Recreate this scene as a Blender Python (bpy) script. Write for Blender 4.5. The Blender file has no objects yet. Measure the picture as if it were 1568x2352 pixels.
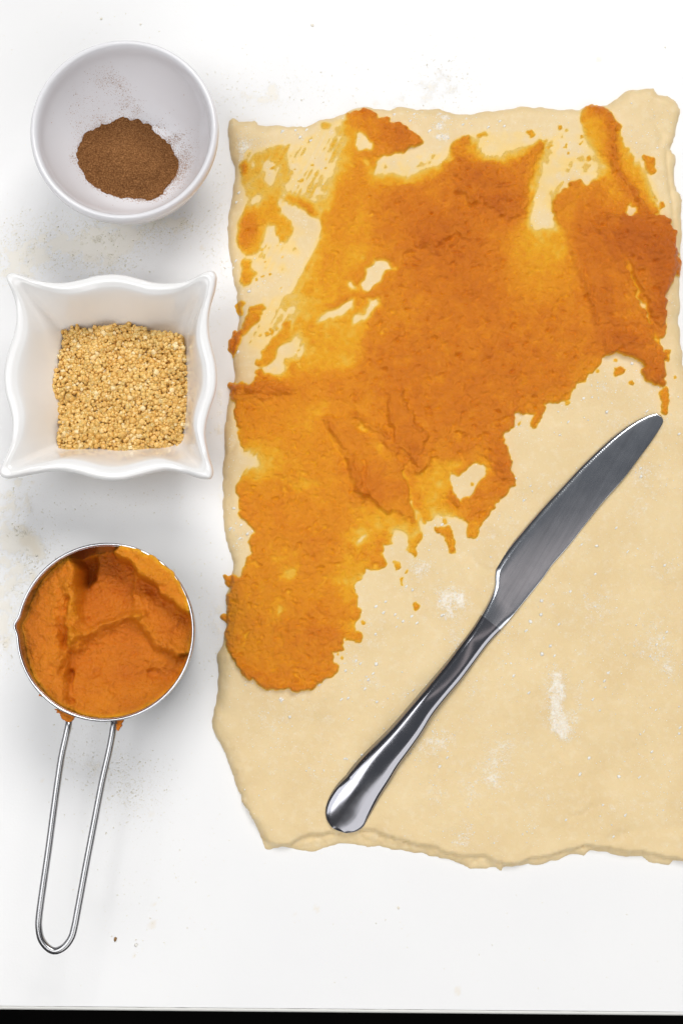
import bpy, bmesh, math, random
import numpy as np
from mathutils import Vector, Matrix

random.seed(7)
RNG = np.random.default_rng(11)
scene = bpy.context.scene
COL = scene.collection

# ------------------------------------------------------------------ camera
CAM_H = 0.62                       # lens height above the table (m)
FPX = 3000.0                       # focal length in units of a 1568 px wide picture
TILT = math.atan(314.0 / FPX)
cam_d = bpy.data.cameras.new('camera')
cam_d.sensor_fit = 'HORIZONTAL'
cam_d.sensor_width = 36.0
cam_d.lens = 36.0 * FPX / 1568.0
cam_d.clip_start = 0.01
cam_d.clip_end = 50.0
cam = bpy.data.objects.new('camera', cam_d)
cam.location = (0, 0, CAM_H)
cam.rotation_euler = (TILT, 0, 0)
COL.objects.link(cam)
scene.camera = cam

# ------------------------------------------------------------------ world and lamps
world = bpy.data.worlds.new('World')
scene.world = world
world.use_nodes = True
bg = world.node_tree.nodes['Background']
bg.inputs['Color'].default_value = (0.95, 0.97, 1.0, 1)
bg.inputs['Strength'].default_value = 0.09


def area(name, loc, aim, sx, sy, power, color):
    d = bpy.data.lights.new(name, 'AREA')
    d.shape = 'RECTANGLE'
    d.size, d.size_y = sx, sy
    d.energy = power
    d.color = color
    o = bpy.data.objects.new(name, d)
    o.location = loc
    o.rotation_euler = (Vector(aim) - Vector(loc)).to_track_quat('-Z', 'Y').to_euler()
    COL.objects.link(o)
    return o


area('window_light', (0.62, 2.1, 2.6), (0.02, 0.02, 0), 1.7, 1.25, 70, (1.0, 0.985, 0.96))
area('right_fill_light', (0.9, -1.3, 1.6), (0, 0.02, 0), 2.2, 1.8, 21, (1.0, 0.99, 0.98))
area('left_fill_light', (-1.5, 0.1, 1.6), (0, 0.02, 0), 1.3, 1.2, 10, (0.97, 0.98, 1.0))
area('overhead_fill_light', (-0.75, -0.05, 2.1), (-0.75, -0.05, 0), 1.0, 1.2, 15, (1.0, 0.995, 0.99))  # added unseen fill from above, set clear of the blade's reflection
area('blade_reflection_panel', (0.25, 0.15, 2.0), (0.25, 0.15, 0), 1.7, 1.7, 0.52, (0.70, 0.82, 1.0))  # added dim panel for the knife to reflect, in place of a lit ceiling
area('blade_band_panel', (0.35, 0.145, 1.97), (0.35, 0.145, 0), 0.6, 0.115, 0.14, (1.0, 0.86, 0.80))  # added unseen strip, only to lay a warm band in the blade's reflection

scene.view_settings.view_transform = 'Standard'
scene.view_settings.look = 'None'
scene.view_settings.exposure = -0.02
scene.view_settings.gamma = 1.0
scene.cycles.max_bounces = 8
scene.cycles.transmission_bounces = 6
scene.cycles.caustics_reflective = False
scene.cycles.caustics_refractive = False

# ------------------------------------------------------------------ from picture to place
CT, ST = math.cos(TILT), math.sin(TILT)


def at(u, v, z=0.0):
    """points of a 1568 x 2352 picture -> x, y on the level plane at height z"""
    u = np.asarray(u, float); v = np.asarray(v, float)
    xc = (u - 784.0) / FPX
    yc = -(v - 1176.0) / FPX
    dy = yc * CT + ST
    dz = yc * ST - CT
    t = (z - CAM_H) / dz
    return np.stack([xc * t, dy * t], -1)


CROP = {'A': (840, 300), 'B': (1731, 300), 'C': (840, 1300), 'D': (1731, 1300),
        'E': (840, 2200), 'F': (1731, 2200), 'G': (840, 3096), 'H': (1731, 3096),
        'P': (0, 0), 'Q': (0, 1000), 'R': (0, 2000), 'S': (0, 2900)}


def pic(k, pts):
    """points read off an enlarged detail -> 1568-wide picture units"""
    p = np.asarray(pts, float)
    if k == 'W':
        return p
    ox, oy = CROP[k]
    return (np.array([ox, oy]) + p / 1.568) / 1.741709


def wpts(k, pts, z=0.0):
    p = pic(k, pts)
    return at(p[:, 0], p[:, 1], z)


# ------------------------------------------------------------------ array helpers
def blur(a, s):
    """gaussian blur, s in cells"""
    if s <= 0:
        return a
    fy = np.fft.fftfreq(a.shape[0])[:, None]
    fx = np.fft.rfftfreq(a.shape[1])[None, :]
    g = np.exp(-2 * (math.pi * s) ** 2 * (fx * fx + fy * fy))
    return np.fft.irfft2(np.fft.rfft2(a) * g, s=a.shape)


def noise(shape, wl, seed, ax=1.0, ay=1.0):
    """smooth noise of about unit spread, wl = wavelength in cells"""
    r = np.random.default_rng(seed)
    a = r.standard_normal(shape)
    fy = np.fft.fftfreq(shape[0])[:, None] * ay
    fx = np.fft.rfftfreq(shape[1])[None, :] * ax
    s = wl / 4.0
    g = np.exp(-2 * (math.pi * s) ** 2 * (fx * fx + fy * fy))
    a = np.fft.irfft2(np.fft.rfft2(a) * g, s=shape)
    return a / (a.std() + 1e-9)


def smooth(e0, e1, x):
    t = np.clip((x - e0) / (e1 - e0), 0, 1)
    return t * t * (3 - 2 * t)


def inside(X, Y, poly):
    m = np.zeros(X.shape, bool)
    n = len(poly)
    for i in range(n):
        x0, y0 = poly[i]; x1, y1 = poly[(i + 1) % n]
        if y0 == y1:
            continue
        c = ((y0 > Y) != (y1 > Y))
        xi = (x1 - x0) * (Y - y0) / (y1 - y0) + x0
        m ^= c & (X < xi)
    return m


def seg_dist(X, Y, pts, closed=False):
    d = np.full(X.shape, 1e9)
    n = len(pts)
    for i in range(n if closed else n - 1):
        x0, y0 = pts[i]; x1, y1 = pts[(i + 1) % n]
        dx, dy = x1 - x0, y1 - y0
        L = dx * dx + dy * dy + 1e-18
        t = np.clip(((X - x0) * dx + (Y - y0) * dy) / L, 0, 1)
        d = np.minimum(d, (X - x0 - t * dx) ** 2 + (Y - y0 - t * dy) ** 2)
    return np.sqrt(d)


def bilinear(F, gx, gy, x, y):
    fx = np.clip((x - gx[0]) / (gx[1] - gx[0]), 0, len(gx) - 1.001)
    fy = np.clip((y - gy[0]) / (gy[1] - gy[0]), 0, len(gy) - 1.001)
    i = fx.astype(int); j = fy.astype(int)
    a = fx - i; b = fy - j
    return ((F[j, i] * (1 - a) + F[j, i + 1] * a) * (1 - b)
            + (F[j + 1, i] * (1 - a) + F[j + 1, i + 1] * a) * b)


# ------------------------------------------------------------------ mesh helpers
def link(name, me, mat, parent=None, smooth_shade=True):
    o = bpy.data.objects.new(name, me)
    COL.objects.link(o)
    if mat is not None and not me.materials:
        me.materials.append(mat)
    if smooth_shade:
        me.polygons.foreach_set('use_smooth', np.ones(len(me.polygons), bool))
    if parent is not None:
        o.parent = parent
    me.update()
    return o


def mesh_np(name, V, F):
    """V (n,3), F (m,3) or (m,4)"""
    me = bpy.data.meshes.new(name)
    V = np.ascontiguousarray(V, np.float32); F = np.ascontiguousarray(F, np.int32)
    k = F.shape[1]
    me.vertices.add(len(V)); me.vertices.foreach_set('co', V.ravel())
    me.loops.add(F.size); me.loops.foreach_set('vertex_index', F.ravel())
    me.polygons.add(len(F))
    me.polygons.foreach_set('loop_start', np.arange(0, F.size, k, dtype=np.int32))
    me.polygons.foreach_set('loop_total', np.full(len(F), k, np.int32))
    me.update(calc_edges=True)
    me.validate()
    return me


def attr(me, name, vals):
    a = me.attributes.new(name, 'FLOAT', 'POINT')
    a.data.foreach_set('value', np.ascontiguousarray(vals, np.float32).ravel())


def grid_mesh(name, X, Y, Z, cells, attrs):
    ny, nx = X.shape
    idx = np.arange(ny * nx).reshape(ny, nx)
    q = np.stack([idx[:-1, :-1], idx[:-1, 1:], idx[1:, 1:], idx[1:, :-1]], -1)[cells]
    used = np.unique(q)
    remap = np.full(ny * nx, -1, np.int64); remap[used] = np.arange(len(used))
    V = np.stack([X.ravel()[used], Y.ravel()[used], Z.ravel()[used]], -1)
    me = mesh_np(name, V, remap[q])
    for k, a in attrs.items():
        attr(me, k, a.ravel()[used])
    return me


def tag(o, label=None, cat=None, group=None, kind=None):
    if label: o['label'] = label
    if cat: o['category'] = cat
    if group: o['group'] = group
    if kind: o['kind'] = kind
    return o


def empty(name, loc):
    o = bpy.data.objects.new(name, None)
    o.empty_display_size = 0.01
    o.location = loc
    COL.objects.link(o)
    return o


def curve_pts(pts, n):
    """Catmull-Rom through open list of points"""
    p = np.asarray(pts, float)
    p = np.vstack([2 * p[0] - p[1], p, 2 * p[-1] - p[-2]])
    out = []
    for i in range(1, len(p) - 2):
        t = np.linspace(0, 1, n, endpoint=False)[:, None]
        a, b, c, d = p[i - 1], p[i], p[i + 1], p[i + 2]
        out.append(0.5 * ((2 * b) + (c - a) * t + (2 * a - 5 * b + 4 * c - d) * t ** 2 + (3 * b - a - 3 * c + d) * t ** 3))
    out.append(p[-2][None])
    return np.vstack(out)


def lathe(name, prof, segs, centre=(0, 0, 0), rad=None):
    """prof: (r, z) from inside centre to outside centre; rad(ang, r, z) may warp the radius"""
    prof = np.asarray(prof)
    n = len(prof)
    ang = np.linspace(0, 2 * math.pi, segs, endpoint=False)
    r = np.repeat(prof[:, :1], segs, 1); z = np.repeat(prof[:, 1:], segs, 1)
    A = np.repeat(ang[None], n, 0)
    if rad is not None:
        r = rad(A, r, z)
    V = np.stack([centre[0] + r * np.cos(A), centre[1] + r * np.sin(A), centre[2] + z], -1).reshape(-1, 3)
    i = np.arange(n - 1)[:, None] * segs; j = np.arange(segs)[None]
    j2 = (j + 1) % segs
    F = np.stack([i + j, i + j2, i + segs + j2, i + segs + j], -1).reshape(-1, 4)
    me = mesh_np(name, V, F)
    bm = bmesh.new(); bm.from_mesh(me)
    bmesh.ops.remove_doubles(bm, verts=bm.verts, dist=1e-6)
    bmesh.ops.recalc_face_normals(bm, faces=bm.faces)
    bm.to_mesh(me); bm.free()
    return me


def tube(name, path, rad, segs=14):
    path = np.asarray(path, float)
    n = len(path)
    T = np.gradient(path, axis=0); T /= np.linalg.norm(T, axis=1)[:, None]
    up = np.array([0, 0, 1.0])
    V = []
    for p, t in zip(path, T):
        s = np.cross(t, up); s /= np.linalg.norm(s)
        w = np.cross(s, t)
        a = np.linspace(0, 2 * math.pi, segs, endpoint=False)[:, None]
        V.append(p + rad * (np.cos(a) * s + np.sin(a) * w))
    V = np.vstack(V)
    i = np.arange(n - 1)[:, None] * segs; j = np.arange(segs)[None]; j2 = (j + 1) % segs
    F = np.stack([i + j, i + j2, i + segs + j2, i + segs + j], -1).reshape(-1, 4)
    me = mesh_np(name, V, F)
    bm = bmesh.new(); bm.from_mesh(me)
    bmesh.ops.holes_fill(bm, edges=[e for e in bm.edges if e.is_boundary])
    bmesh.ops.recalc_face_normals(bm, faces=bm.faces)
    bm.to_mesh(me); bm.free()
    return me


OCT_V = np.array([(1, 0, 0), (-1, 0, 0), (0, 1, 0), (0, -1, 0), (0, 0, 1), (0, 0, -1)], float)
OCT_F = np.array([(0, 2, 4), (2, 1, 4), (1, 3, 4), (3, 0, 4), (2, 0, 5), (1, 2, 5), (3, 1, 5), (0, 3, 5)])
_t = (1 + 5 ** 0.5) / 2
ICO_V = np.array([(-1, _t, 0), (1, _t, 0), (-1, -_t, 0), (1, -_t, 0), (0, -1, _t), (0, 1, _t), (0, -1, -_t), (0, 1, -_t),
                  (_t, 0, -1), (_t, 0, 1), (-_t, 0, -1), (-_t, 0, 1)], float) / (1 + _t * _t) ** 0.5
ICO_F = np.array([(0, 11, 5), (0, 5, 1), (0, 1, 7), (0, 7, 10), (0, 10, 11), (1, 5, 9), (5, 11, 4), (11, 10, 2), (10, 7, 6), (7, 1, 8),
                  (3, 9, 4), (3, 4, 2), (3, 2, 6), (3, 6, 8), (3, 8, 9), (4, 9, 5), (2, 4, 11), (6, 2, 10), (8, 6, 7), (9, 8, 1)])
BOX_V = np.array([(x, y, z) for z in (-1, 1) for y in (-1, 1) for x in (-1, 1)], float)
BOX_F = np.array([(0, 2, 1), (1, 2, 3), (4, 5, 6), (5, 7, 6), (0, 1, 4), (1, 5, 4), (2, 6, 3), (3, 6, 7), (0, 4, 2), (2, 4, 6), (1, 3, 5), (3, 7, 5)])


# box with chamfered edges
_c = 0.72
CH_V = np.array([(sx * (1 if k == 0 else _c), sy * (1 if k == 1 else _c), sz * (1 if k == 2 else _c)) for sx in (-1, 1) for sy in (-1, 1) for sz in (-1, 1) for k in range(3)])
_bm = bmesh.new()
for _v in CH_V:
    _bm.verts.new(_v)
bmesh.ops.convex_hull(_bm, input=_bm.verts)
bmesh.ops.triangulate(_bm, faces=_bm.faces)
_bm.verts.index_update()
CH_V = np.array([tuple(_v.co) for _v in _bm.verts])
CH_F = np.array([[_v.index for _v in _f.verts] for _f in _bm.faces])
_bm.free()


def rot_mats(n, r):
    q = r.standard_normal((n, 4)); q /= np.linalg.norm(q, axis=1)[:, None]
    w, x, y, z = q.T
    return np.stack([np.stack([1 - 2 * (y * y + z * z), 2 * (x * y - z * w), 2 * (x * z + y * w)], -1),
                     np.stack([2 * (x * y + z * w), 1 - 2 * (x * x + z * z), 2 * (y * z - x * w)], -1),
                     np.stack([2 * (x * z - y * w), 2 * (y * z + x * w), 1 - 2 * (x * x + y * y)], -1)], 1)


def scatter_mesh(name, P, size, TV, TF, seed, jitter=0.25, flat=1.0, spin=True, aspect=0.3):
    """many small grains in one mesh; P (n,3), size (n,)"""
    r = np.random.default_rng(seed)
    n = len(P)
    s = size[:, None, None] * (1 + aspect * r.uniform(-1, 1, (n, 1, 3)))
    v = TV[None] * s * (1 + jitter * r.uniform(-1, 1, (n, len(TV), 1)))
    if spin:
        v = np.einsum('nij,nkj->nki', rot_mats(n, r), v)
    v[:, :, 2] *= flat
    v = v + P[:, None, :]
    F = (TF[None] + (np.arange(n) * len(TV))[:, None, None]).reshape(-1, 3)
    me = mesh_np(name, v.reshape(-1, 3), F)
    attr(me, 'tone', np.repeat(r.uniform(0, 1, n), len(TV)))
    return me


# ------------------------------------------------------------------ material helper
class Mat:
    def __init__(self, name, rough=0.5, spec=0.5, metal=0.0, base=(0.8, 0.8, 0.8)):
        self.m = bpy.data.materials.new(name)
        self.m.use_nodes = True
        self.t = self.m.node_tree
        self.b = self.t.nodes['Principled BSDF']
        self.b.inputs['Roughness'].default_value = rough
        self.b.inputs['Specular IOR Level'].default_value = spec
        self.b.inputs['Metallic'].default_value = metal
        self.b.inputs['Base Color'].default_value = (*base, 1)
        self.tc = None

    def n(self, typ, **kw):
        nd = self.t.nodes.new(typ)
        for k, v in kw.items():
            setattr(nd, k, v)
        return nd

    def l(self, a, b):
        self.t.links.new(a, b)

    def coord(self, scale=(1, 1, 1), rot=(0, 0, 0)):
        if self.tc is None:
            self.tc = self.n('ShaderNodeTexCoord')
        mp = self.n('ShaderNodeMapping')
        mp.inputs['Scale'].default_value = scale
        mp.inputs['Rotation'].default_value = rot
        self.l(self.tc.outputs['Object'], mp.inputs['Vector'])
        return mp.outputs['Vector']

    def noise(self, scale, detail=3, rough=0.55, stretch=(1, 1, 1), rot=(0, 0, 0)):
        nd = self.n('ShaderNodeTexNoise')
        nd.inputs['Scale'].default_value = scale
        nd.inputs['Detail'].default_value = detail
        nd.inputs['Roughness'].default_value = rough
        v = self.coord(rot=rot)
        mp = self.n('ShaderNodeMapping')
        mp.inputs['Scale'].default_value = stretch
        self.l(v, mp.inputs['Vector'])
        self.l(mp.outputs['Vector'], nd.inputs['Vector'])
        return nd.outputs['Fac']

    def voro(self, scale, feature='F1', out='Distance'):
        nd = self.n('ShaderNodeTexVoronoi', feature=feature)
        nd.inputs['Scale'].default_value = scale
        self.l(self.coord(), nd.inputs['Vector'])
        return nd.outputs[out]

    def at(self, name):
        nd = self.n('ShaderNodeAttribute', attribute_name=name)
        return nd.outputs['Fac']

    def ramp(self, fac, stops, interp='LINEAR'):
        nd = self.n('ShaderNodeValToRGB')
        nd.color_ramp.interpolation = interp
        e = nd.color_ramp.elements
        while len(e) < len(stops):
            e.new(0.5)
        for i, (p, c) in enumerate(stops):
            e[i].position = p
            e[i].color = (*c, 1) if len(c) == 3 else c
        self.l(fac, nd.inputs['Fac'])
        return nd.outputs['Color']

    def math(self, op, a, b=0.0, clamp=False):
        nd = self.n('ShaderNodeMath', operation=op)
        nd.use_clamp = clamp
        for i, v in enumerate((a, b)):
            if isinstance(v, (int, float)):
                nd.inputs[i].default_value = v
            else:
                self.l(v, nd.inputs[i])
        return nd.outputs[0]

    def mix(self, fac, a, b, mode='MIX'):
        nd = self.n('ShaderNodeMix', data_type='RGBA', blend_type=mode)
        for s, v in ((nd.inputs[0], fac), (nd.inputs[6], a), (nd.inputs[7], b)):
            if isinstance(v, (int, float)):
                s.default_value = v
            elif isinstance(v, tuple):
                s.default_value = (*v, 1)
            else:
                self.l(v, s)
        return nd.outputs[2]

    def base(self, c):
        self.l(c, self.b.inputs['Base Color'])
        return self

    def rough(self, c):
        self.l(c, self.b.inputs['Roughness'])
        return self

    def bump(self, h, dist, strength=1.0):
        nd = self.n('ShaderNodeBump')
        nd.inputs['Strength'].default_value = strength
        nd.inputs['Distance'].default_value = dist
        self.l(h, nd.inputs['Height'])
        self.l(nd.outputs['Normal'], self.b.inputs['Normal'])
        return self


# ------------------------------------------------------------------ materials
def m_table():
    m = Mat('white_laminate', rough=0.38, spec=0.4)
    g = m.noise(9, 3)
    c = m.ramp(g, [(0.3, (0.80, 0.80, 0.805)), (0.7, (0.83, 0.83, 0.83))])
    gr = m.math('ADD', m.math('MULTIPLY', m.noise(700, 4, 0.7), 0.8), m.math('MULTIPLY', m.noise(220, 2), 0.3))
    ff = m.math('MULTIPLY', m.math('SUBTRACT', m.math('ADD', m.math('MULTIPLY', m.at('flour'), 0.7), gr), 0.72), 4.0, True)
    ff = m.math('MULTIPLY', ff, m.math('MULTIPLY', m.at('flour'), 3.0, True))
    c = m.mix(m.math('MULTIPLY', ff, 0.7), c, (0.83, 0.785, 0.69))
    c = m.mix(m.at('paste'), c, (0.72, 0.60, 0.40))
    m.base(c)
    h = m.math('ADD', m.math('MULTIPLY', m.noise(900, 2), 0.5), m.math('MULTIPLY', ff, 1.6))
    m.bump(h, 0.00018, 0.45)
    m.rough(m.math('ADD', 0.34, m.math('MULTIPLY', m.at('flour'), 0.5)))
    return m.m


def m_edge():
    m = Mat('edge_laminate', rough=0.4, base=(0.72, 0.72, 0.69))
    m.bump(m.noise(600, 3), 0.0002, 0.5)
    return m.m


def m_floor():
    m = Mat('dark_floor', rough=0.8, spec=0.05)
    m.base(m.ramp(m.noise(5, 4), [(0.35, (0.0012, 0.0010, 0.0010)), (0.7, (0.004, 0.003, 0.0027))]))
    return m.m


PUMPKIN_STOPS = [(0.0, (0.745, 0.575, 0.318)), (0.035, (0.83, 0.58, 0.18)), (0.065, (0.88, 0.52, 0.06)), (0.12, (0.88, 0.405, 0.010)),
                 (0.20, (0.82, 0.295, 0.006)), (0.31, (0.73, 0.215, 0.005)), (0.50, (0.60, 0.145, 0.004)), (0.8, (0.48, 0.105, 0.003)), (1.0, (0.40, 0.083, 0.003))]


def m_dough():
    m = Mat('rolled_dough', rough=0.55, spec=0.35)
    v = m.noise(38, 5, 0.6)
    c = m.ramp(v, [(0.3, (0.71, 0.535, 0.285)), (0.52, (0.745, 0.575, 0.318)), (0.75, (0.775, 0.61, 0.352))])
    c = m.mix(m.math('MULTIPLY', m.ramp(m.noise(260, 4, 0.65), [(0.5, (0, 0, 0)), (0.72, (1, 1, 1))]), 0.22), c, (0.87, 0.79, 0.62))
    sp = m.ramp(m.voro(420), [(0.0, (1, 1, 1)), (0.09, (0, 0, 0))])
    gate = m.ramp(m.noise(190, 1), [(0.56, (0, 0, 0)), (0.60, (1, 1, 1))])
    c = m.mix(m.math('MULTIPLY', m.math('MULTIPLY', sp, gate), 0.55), c, (0.36, 0.20, 0.07))
    # pumpkin stain where the puree film is too thin to stand up
    st = m.ramp(m.math('MULTIPLY', m.at('film'), 0.5), PUMPKIN_STOPS)
    c = m.mix(m.ramp(m.at('film'), [(0.01, (0, 0, 0)), (0.11, (1, 1, 1))]), c, st)
    grit = m.math('ADD', m.math('MULTIPLY', m.noise(950, 3, 0.75), 0.85), m.math('MULTIPLY', m.noise(260, 2), 0.35))
    # flour: the denser it lies, the more of the grain shows white
    fac = m.math('SUBTRACT', m.math('ADD', m.math('MULTIPLY', m.at('flour'), 0.175), grit), 0.80)
    fac = m.math('MULTIPLY', fac, 3.4, True)
    c = m.mix(m.math('MULTIPLY', fac, 0.75), c, (0.90, 0.88, 0.83))
    m.base(c)
    h = m.math('ADD', m.math('ADD', m.math('MULTIPLY', m.noise(150, 4, 0.6), 1.1), m.math('MULTIPLY', m.noise(900, 3, 0.6), 0.5)), m.math('MULTIPLY', fac, 0.5))
    m.bump(h, 0.00045, 0.75)
    m.rough(m.math('ADD', 0.5, m.math('MULTIPLY', fac, 0.4), True))
    m.b.inputs['Subsurface Weight'].default_value = 0.12
    m.b.inputs['Subsurface Radius'].default_value = (1.0, 0.6, 0.25)
    m.b.inputs['Subsurface Scale'].default_value = 0.002
    return m.m


def m_pumpkin(name, stops=PUMPKIN_STOPS):
    m = Mat(name, rough=0.34, spec=0.38)
    f = m.math('MULTIPLY', m.at('film'), 0.5)
    w = m.math('MULTIPLY', m.math('SUBTRACT', m.noise(600, 5, 0.7), 0.5), 0.11)  # random tone, also standing in for the shade inside the pits
    # mottling grows with depth so that the thin film meets the stain evenly
    f = m.math('ADD', f, m.math('MULTIPLY', w, m.math('MINIMUM', m.math('MULTIPLY', f, 4.0), 1.0)), True)
    c = m.ramp(f, stops)
    sp = m.ramp(m.voro(330), [(0.0, (1, 1, 1)), (0.11, (0, 0, 0))])
    gate = m.ramp(m.noise(120, 1), [(0.58, (0, 0, 0)), (0.62, (1, 1, 1))])
    c = m.mix(m.math('MULTIPLY', m.math('MULTIPLY', sp, gate), 0.5), c, (0.30, 0.09, 0.01))
    m.base(c)
    h = m.math('ADD', m.math('MULTIPLY', m.noise(560, 4, 0.65), 1.0), m.math('MULTIPLY', m.noise(1700, 3, 0.6), 0.5))
    m.bump(h, 0.0013, 1.0)
    m.b.inputs['Subsurface Weight'].default_value = 0.10
    m.b.inputs['Subsurface Radius'].default_value = (1.0, 0.35, 0.05)
    m.b.inputs['Subsurface Scale'].default_value = 0.0015
    return m.m


def m_ceramic(name, base, rough=0.12):
    m = Mat(name, rough=rough, spec=0.5, base=base)
    m.b.inputs['Coat Weight'].default_value = 0.3
    m.b.inputs['Coat Roughness'].default_value = 0.05
    m.bump(m.noise(60, 2), 0.0003, 0.12)
    return m.m


def m_steel(name, rough, stretch=None, rot=(0, 0, 0), base=(0.60, 0.60, 0.62), amt=0.2):
    m = Mat(name, rough=rough, metal=1.0, base=base)
    if stretch:
        g = m.noise(300, 4, 0.7, stretch, rot)
        m.base(m.ramp(g, [(0.3, tuple(x * 0.86 for x in base)), (0.7, tuple(min(1, x * 1.1) for x in base))]))
        m.bump(g, 0.0001, amt)
    r = m.noise(90, 4, 0.7)
    m.rough(m.math('ADD', rough - 0.04, m.math('MULTIPLY', r, 0.1)))
    return m.m


def m_cinnamon(name='ground_cinnamon'):
    m = Mat(name, rough=0.95, spec=0.1)
    g = m.noise(1500, 4, 0.75)
    lo = m.noise(90, 3)
    c = m.ramp(g, [(0.32, (0.075, 0.029, 0.010)), (0.5, (0.235, 0.100, 0.034)), (0.68, (0.50, 0.25, 0.098))])
    c = m.mix(m.math('MULTIPLY', lo, 0.3), c, (0.225, 0.086, 0.028))
    m.base(c)
    m.bump(g, 0.0009, 0.9)
    return m.m


def m_sugar():
    m = Mat('demerara_sugar', rough=0.2, spec=0.5)
    m.b.inputs['Transmission Weight'].default_value = 0.0
    m.b.inputs['IOR'].default_value = 1.5
    c = m.ramp(m.at('tone'), [(0.0, (0.70, 0.42, 0.115)), (0.5, (0.78, 0.49, 0.145)), (0.88, (0.83, 0.555, 0.20)), (1.0, (0.90, 0.71, 0.40))])
    m.base(c)
    m.b.inputs['Subsurface Weight'].default_value = 0.5
    m.b.inputs['Subsurface Radius'].default_value = (1.0, 1.0, 1.0)
    m.b.inputs['Subsurface Scale'].default_value = 0.0008
    return m.m


def m_grain(name, base, var=0.1):
    m = Mat(name, rough=0.9, spec=0.15)
    m.base(m.ramp(m.at('tone'), [(0, tuple(x * (1 - var) for x in base)), (1, base)]))
    return m.m


MT = {'table': m_table(), 'edge': m_edge(), 'floor': m_floor(), 'dough': m_dough(), 'pumpkin': m_pumpkin('pumpkin_puree'),
      'white': m_ceramic('white_porcelain', (0.84, 0.835, 0.83)), 'lilac': m_ceramic('pale_glazed_stoneware', (0.77, 0.765, 0.79), 0.24),
      'cup_steel': m_steel('spun_steel', 0.2, (1, 1, 12)), 'wire': m_steel('wire_steel', 0.24, (1, 0.05, 1), (0, 0, -0.12), (0.40, 0.40, 0.41)),
      'blade': m_steel('brushed_steel', 0.15, (1, 0.03, 1), (0, 0, 0.55), (0.60, 0.62, 0.66), 0.10),
      'handle': m_steel('polished_steel', 0.12, None, base=(0.34, 0.34, 0.37)),
      'cinnamon': m_cinnamon(), 'sugar': m_sugar(), 'flour': m_grain('white_flour', (0.88, 0.86, 0.80)), 'table_flour': m_grain('flour_dust', (0.90, 0.86, 0.75)),
      'crumb': m_grain('dry_dough_crumb', (0.87, 0.82, 0.70), 0.12), 'cin_grain': m_grain('cinnamon_dust', (0.50, 0.26, 0.13), 0.4),
      'brown': m_grain('brown_crumb', (0.30, 0.17, 0.07), 0.2)}

# ================================================================== table and floor
e0 = at(0, 2311, 0); e1 = at(1568, 2325, 0)
slope = (e1[1] - e0[1]) / (e1[0] - e0[0])


def y_front(x):
    return e0[1] + (x - e0[0]) * slope


def uneven(lo, a, b, hi, step, far):
    return np.concatenate([np.arange(lo, a, far), np.arange(a, b, step), np.arange(b, hi + far, far)])


tx = uneven(-0.9, -0.18, 0.18, 0.9, 0.0013, 0.06)
tt = np.concatenate([[0.0], np.arange(0.0005, 0.46, 0.0013), np.arange(0.46, 1.2, 0.06)])
TX, TT = np.meshgrid(tx, tt)
TY = TT + y_front(TX)


def gauss(X, Y, k, c, rx, ry, ang=0.0, z=0.0):
    """soft oval; c and radii in the units of detail k (or W)"""
    p0 = wpts(k, [c], z)[0]
    sc = CAM_H / FPX * (1.0 if k == 'W' else 1 / (1.568 * 1.741709))
    ca, sa = math.cos(ang), math.sin(ang)
    dx = (X - p0[0]) / sc; dy = -(Y - p0[1]) / sc
    a = (dx * ca + dy * sa) / rx; b = (-dx * sa + dy * ca) / ry
    return np.exp(-(a * a + b * b))


def table_marks():
    sh = TX.shape
    n1 = noise(sh, 6.5, 3); n2 = noise(sh, 2.6, 4); n3 = noise(sh, 21, 5)
    fl = np.zeros(sh)
    for c, rx, ry, ang, w in [((120, 560), 110, 50, 0.1, 0.9), ((250, 560), 60, 45, -0.5, 1.25), ((330, 525), 80, 30, -0.2, 0.8), ((40, 610), 70, 45, 0, 0.7),
                              ((20, 1200), 60, 110, 0.2, 0.9), ((70, 1290), 50, 70, 0.3, 0.9), ((10, 1420), 40, 100, 0, 0.8), ((500, 560), 25, 120, 0, 0.55),
                              ((620, 215), 170, 45, 0, 0.5), ((1010, 185), 60, 50, 0, 0.6), ((900, 230), 120, 25, 0, 0.45), ((240, 1780), 90, 50, 0.5, 0.5),
                              ((505, 1000), 18, 200, 0, 0.5), ((495, 1420), 25, 120, 0, 0.5), ((45, 830), 25, 260, 0, 0.35), ((420, 520), 60, 25, 0, 0.7)]:
        fl += w * gauss(TX, TY, 'W', c, rx, ry, ang)
    fl = np.clip(smooth(0.1, 1.5, fl + 0.22 * n1 * np.sqrt(np.clip(fl, 0, 1)) + 0.25 * n2 * np.clip(fl, 0, 1)), 0, 1)
    pa = np.zeros(sh)
    for c, rx, ry, ang, w in [((28, 1205), 45, 9, 0.25, 1.0), ((62, 1235), 20, 22, 0.6, 0.9), ((80, 1290), 16, 34, 0.1, 1.0), ((72, 1320), 10, 16, 0, 0.8), ((12, 1480), 18, 30, 0, 0.5),
                              ((75, 1110), 10, 5, 0, 0.8), ((420, 1140), 5, 10, 0.3, 0.7), ((120, 1118), 6, 6, 0, 0.5), ((1005, 165), 14, 8, 0, 0.7), ((500, 870), 8, 14, 0, 0.4),
                              ((498, 620), 9, 16, 0, 0.45), ((820, 1995), 5, 10, 0.2, 0), ((913, 2086), 6, 4, 0, .8), ((950, 2166), 4, 9, 0, .6), ((316, 2173), 3, 9, 0.1, .5)]:
        pa += w * gauss(TX, TY, 'W', c, rx, ry, ang)
    pa = smooth(0.35, 0.95, pa + 0.25 * n1 * np.clip(pa * 2, 0, 1)) * 0.32
    n4 = noise(sh, 5, 77)
    pa = np.maximum(pa, 0.3 * smooth(3.3, 3.8, n4 + 0.5 * n3))
    dense = (np.abs(TX) < 0.178) & (TT < 0.457)
    return fl * dense, pa * dense


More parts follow.
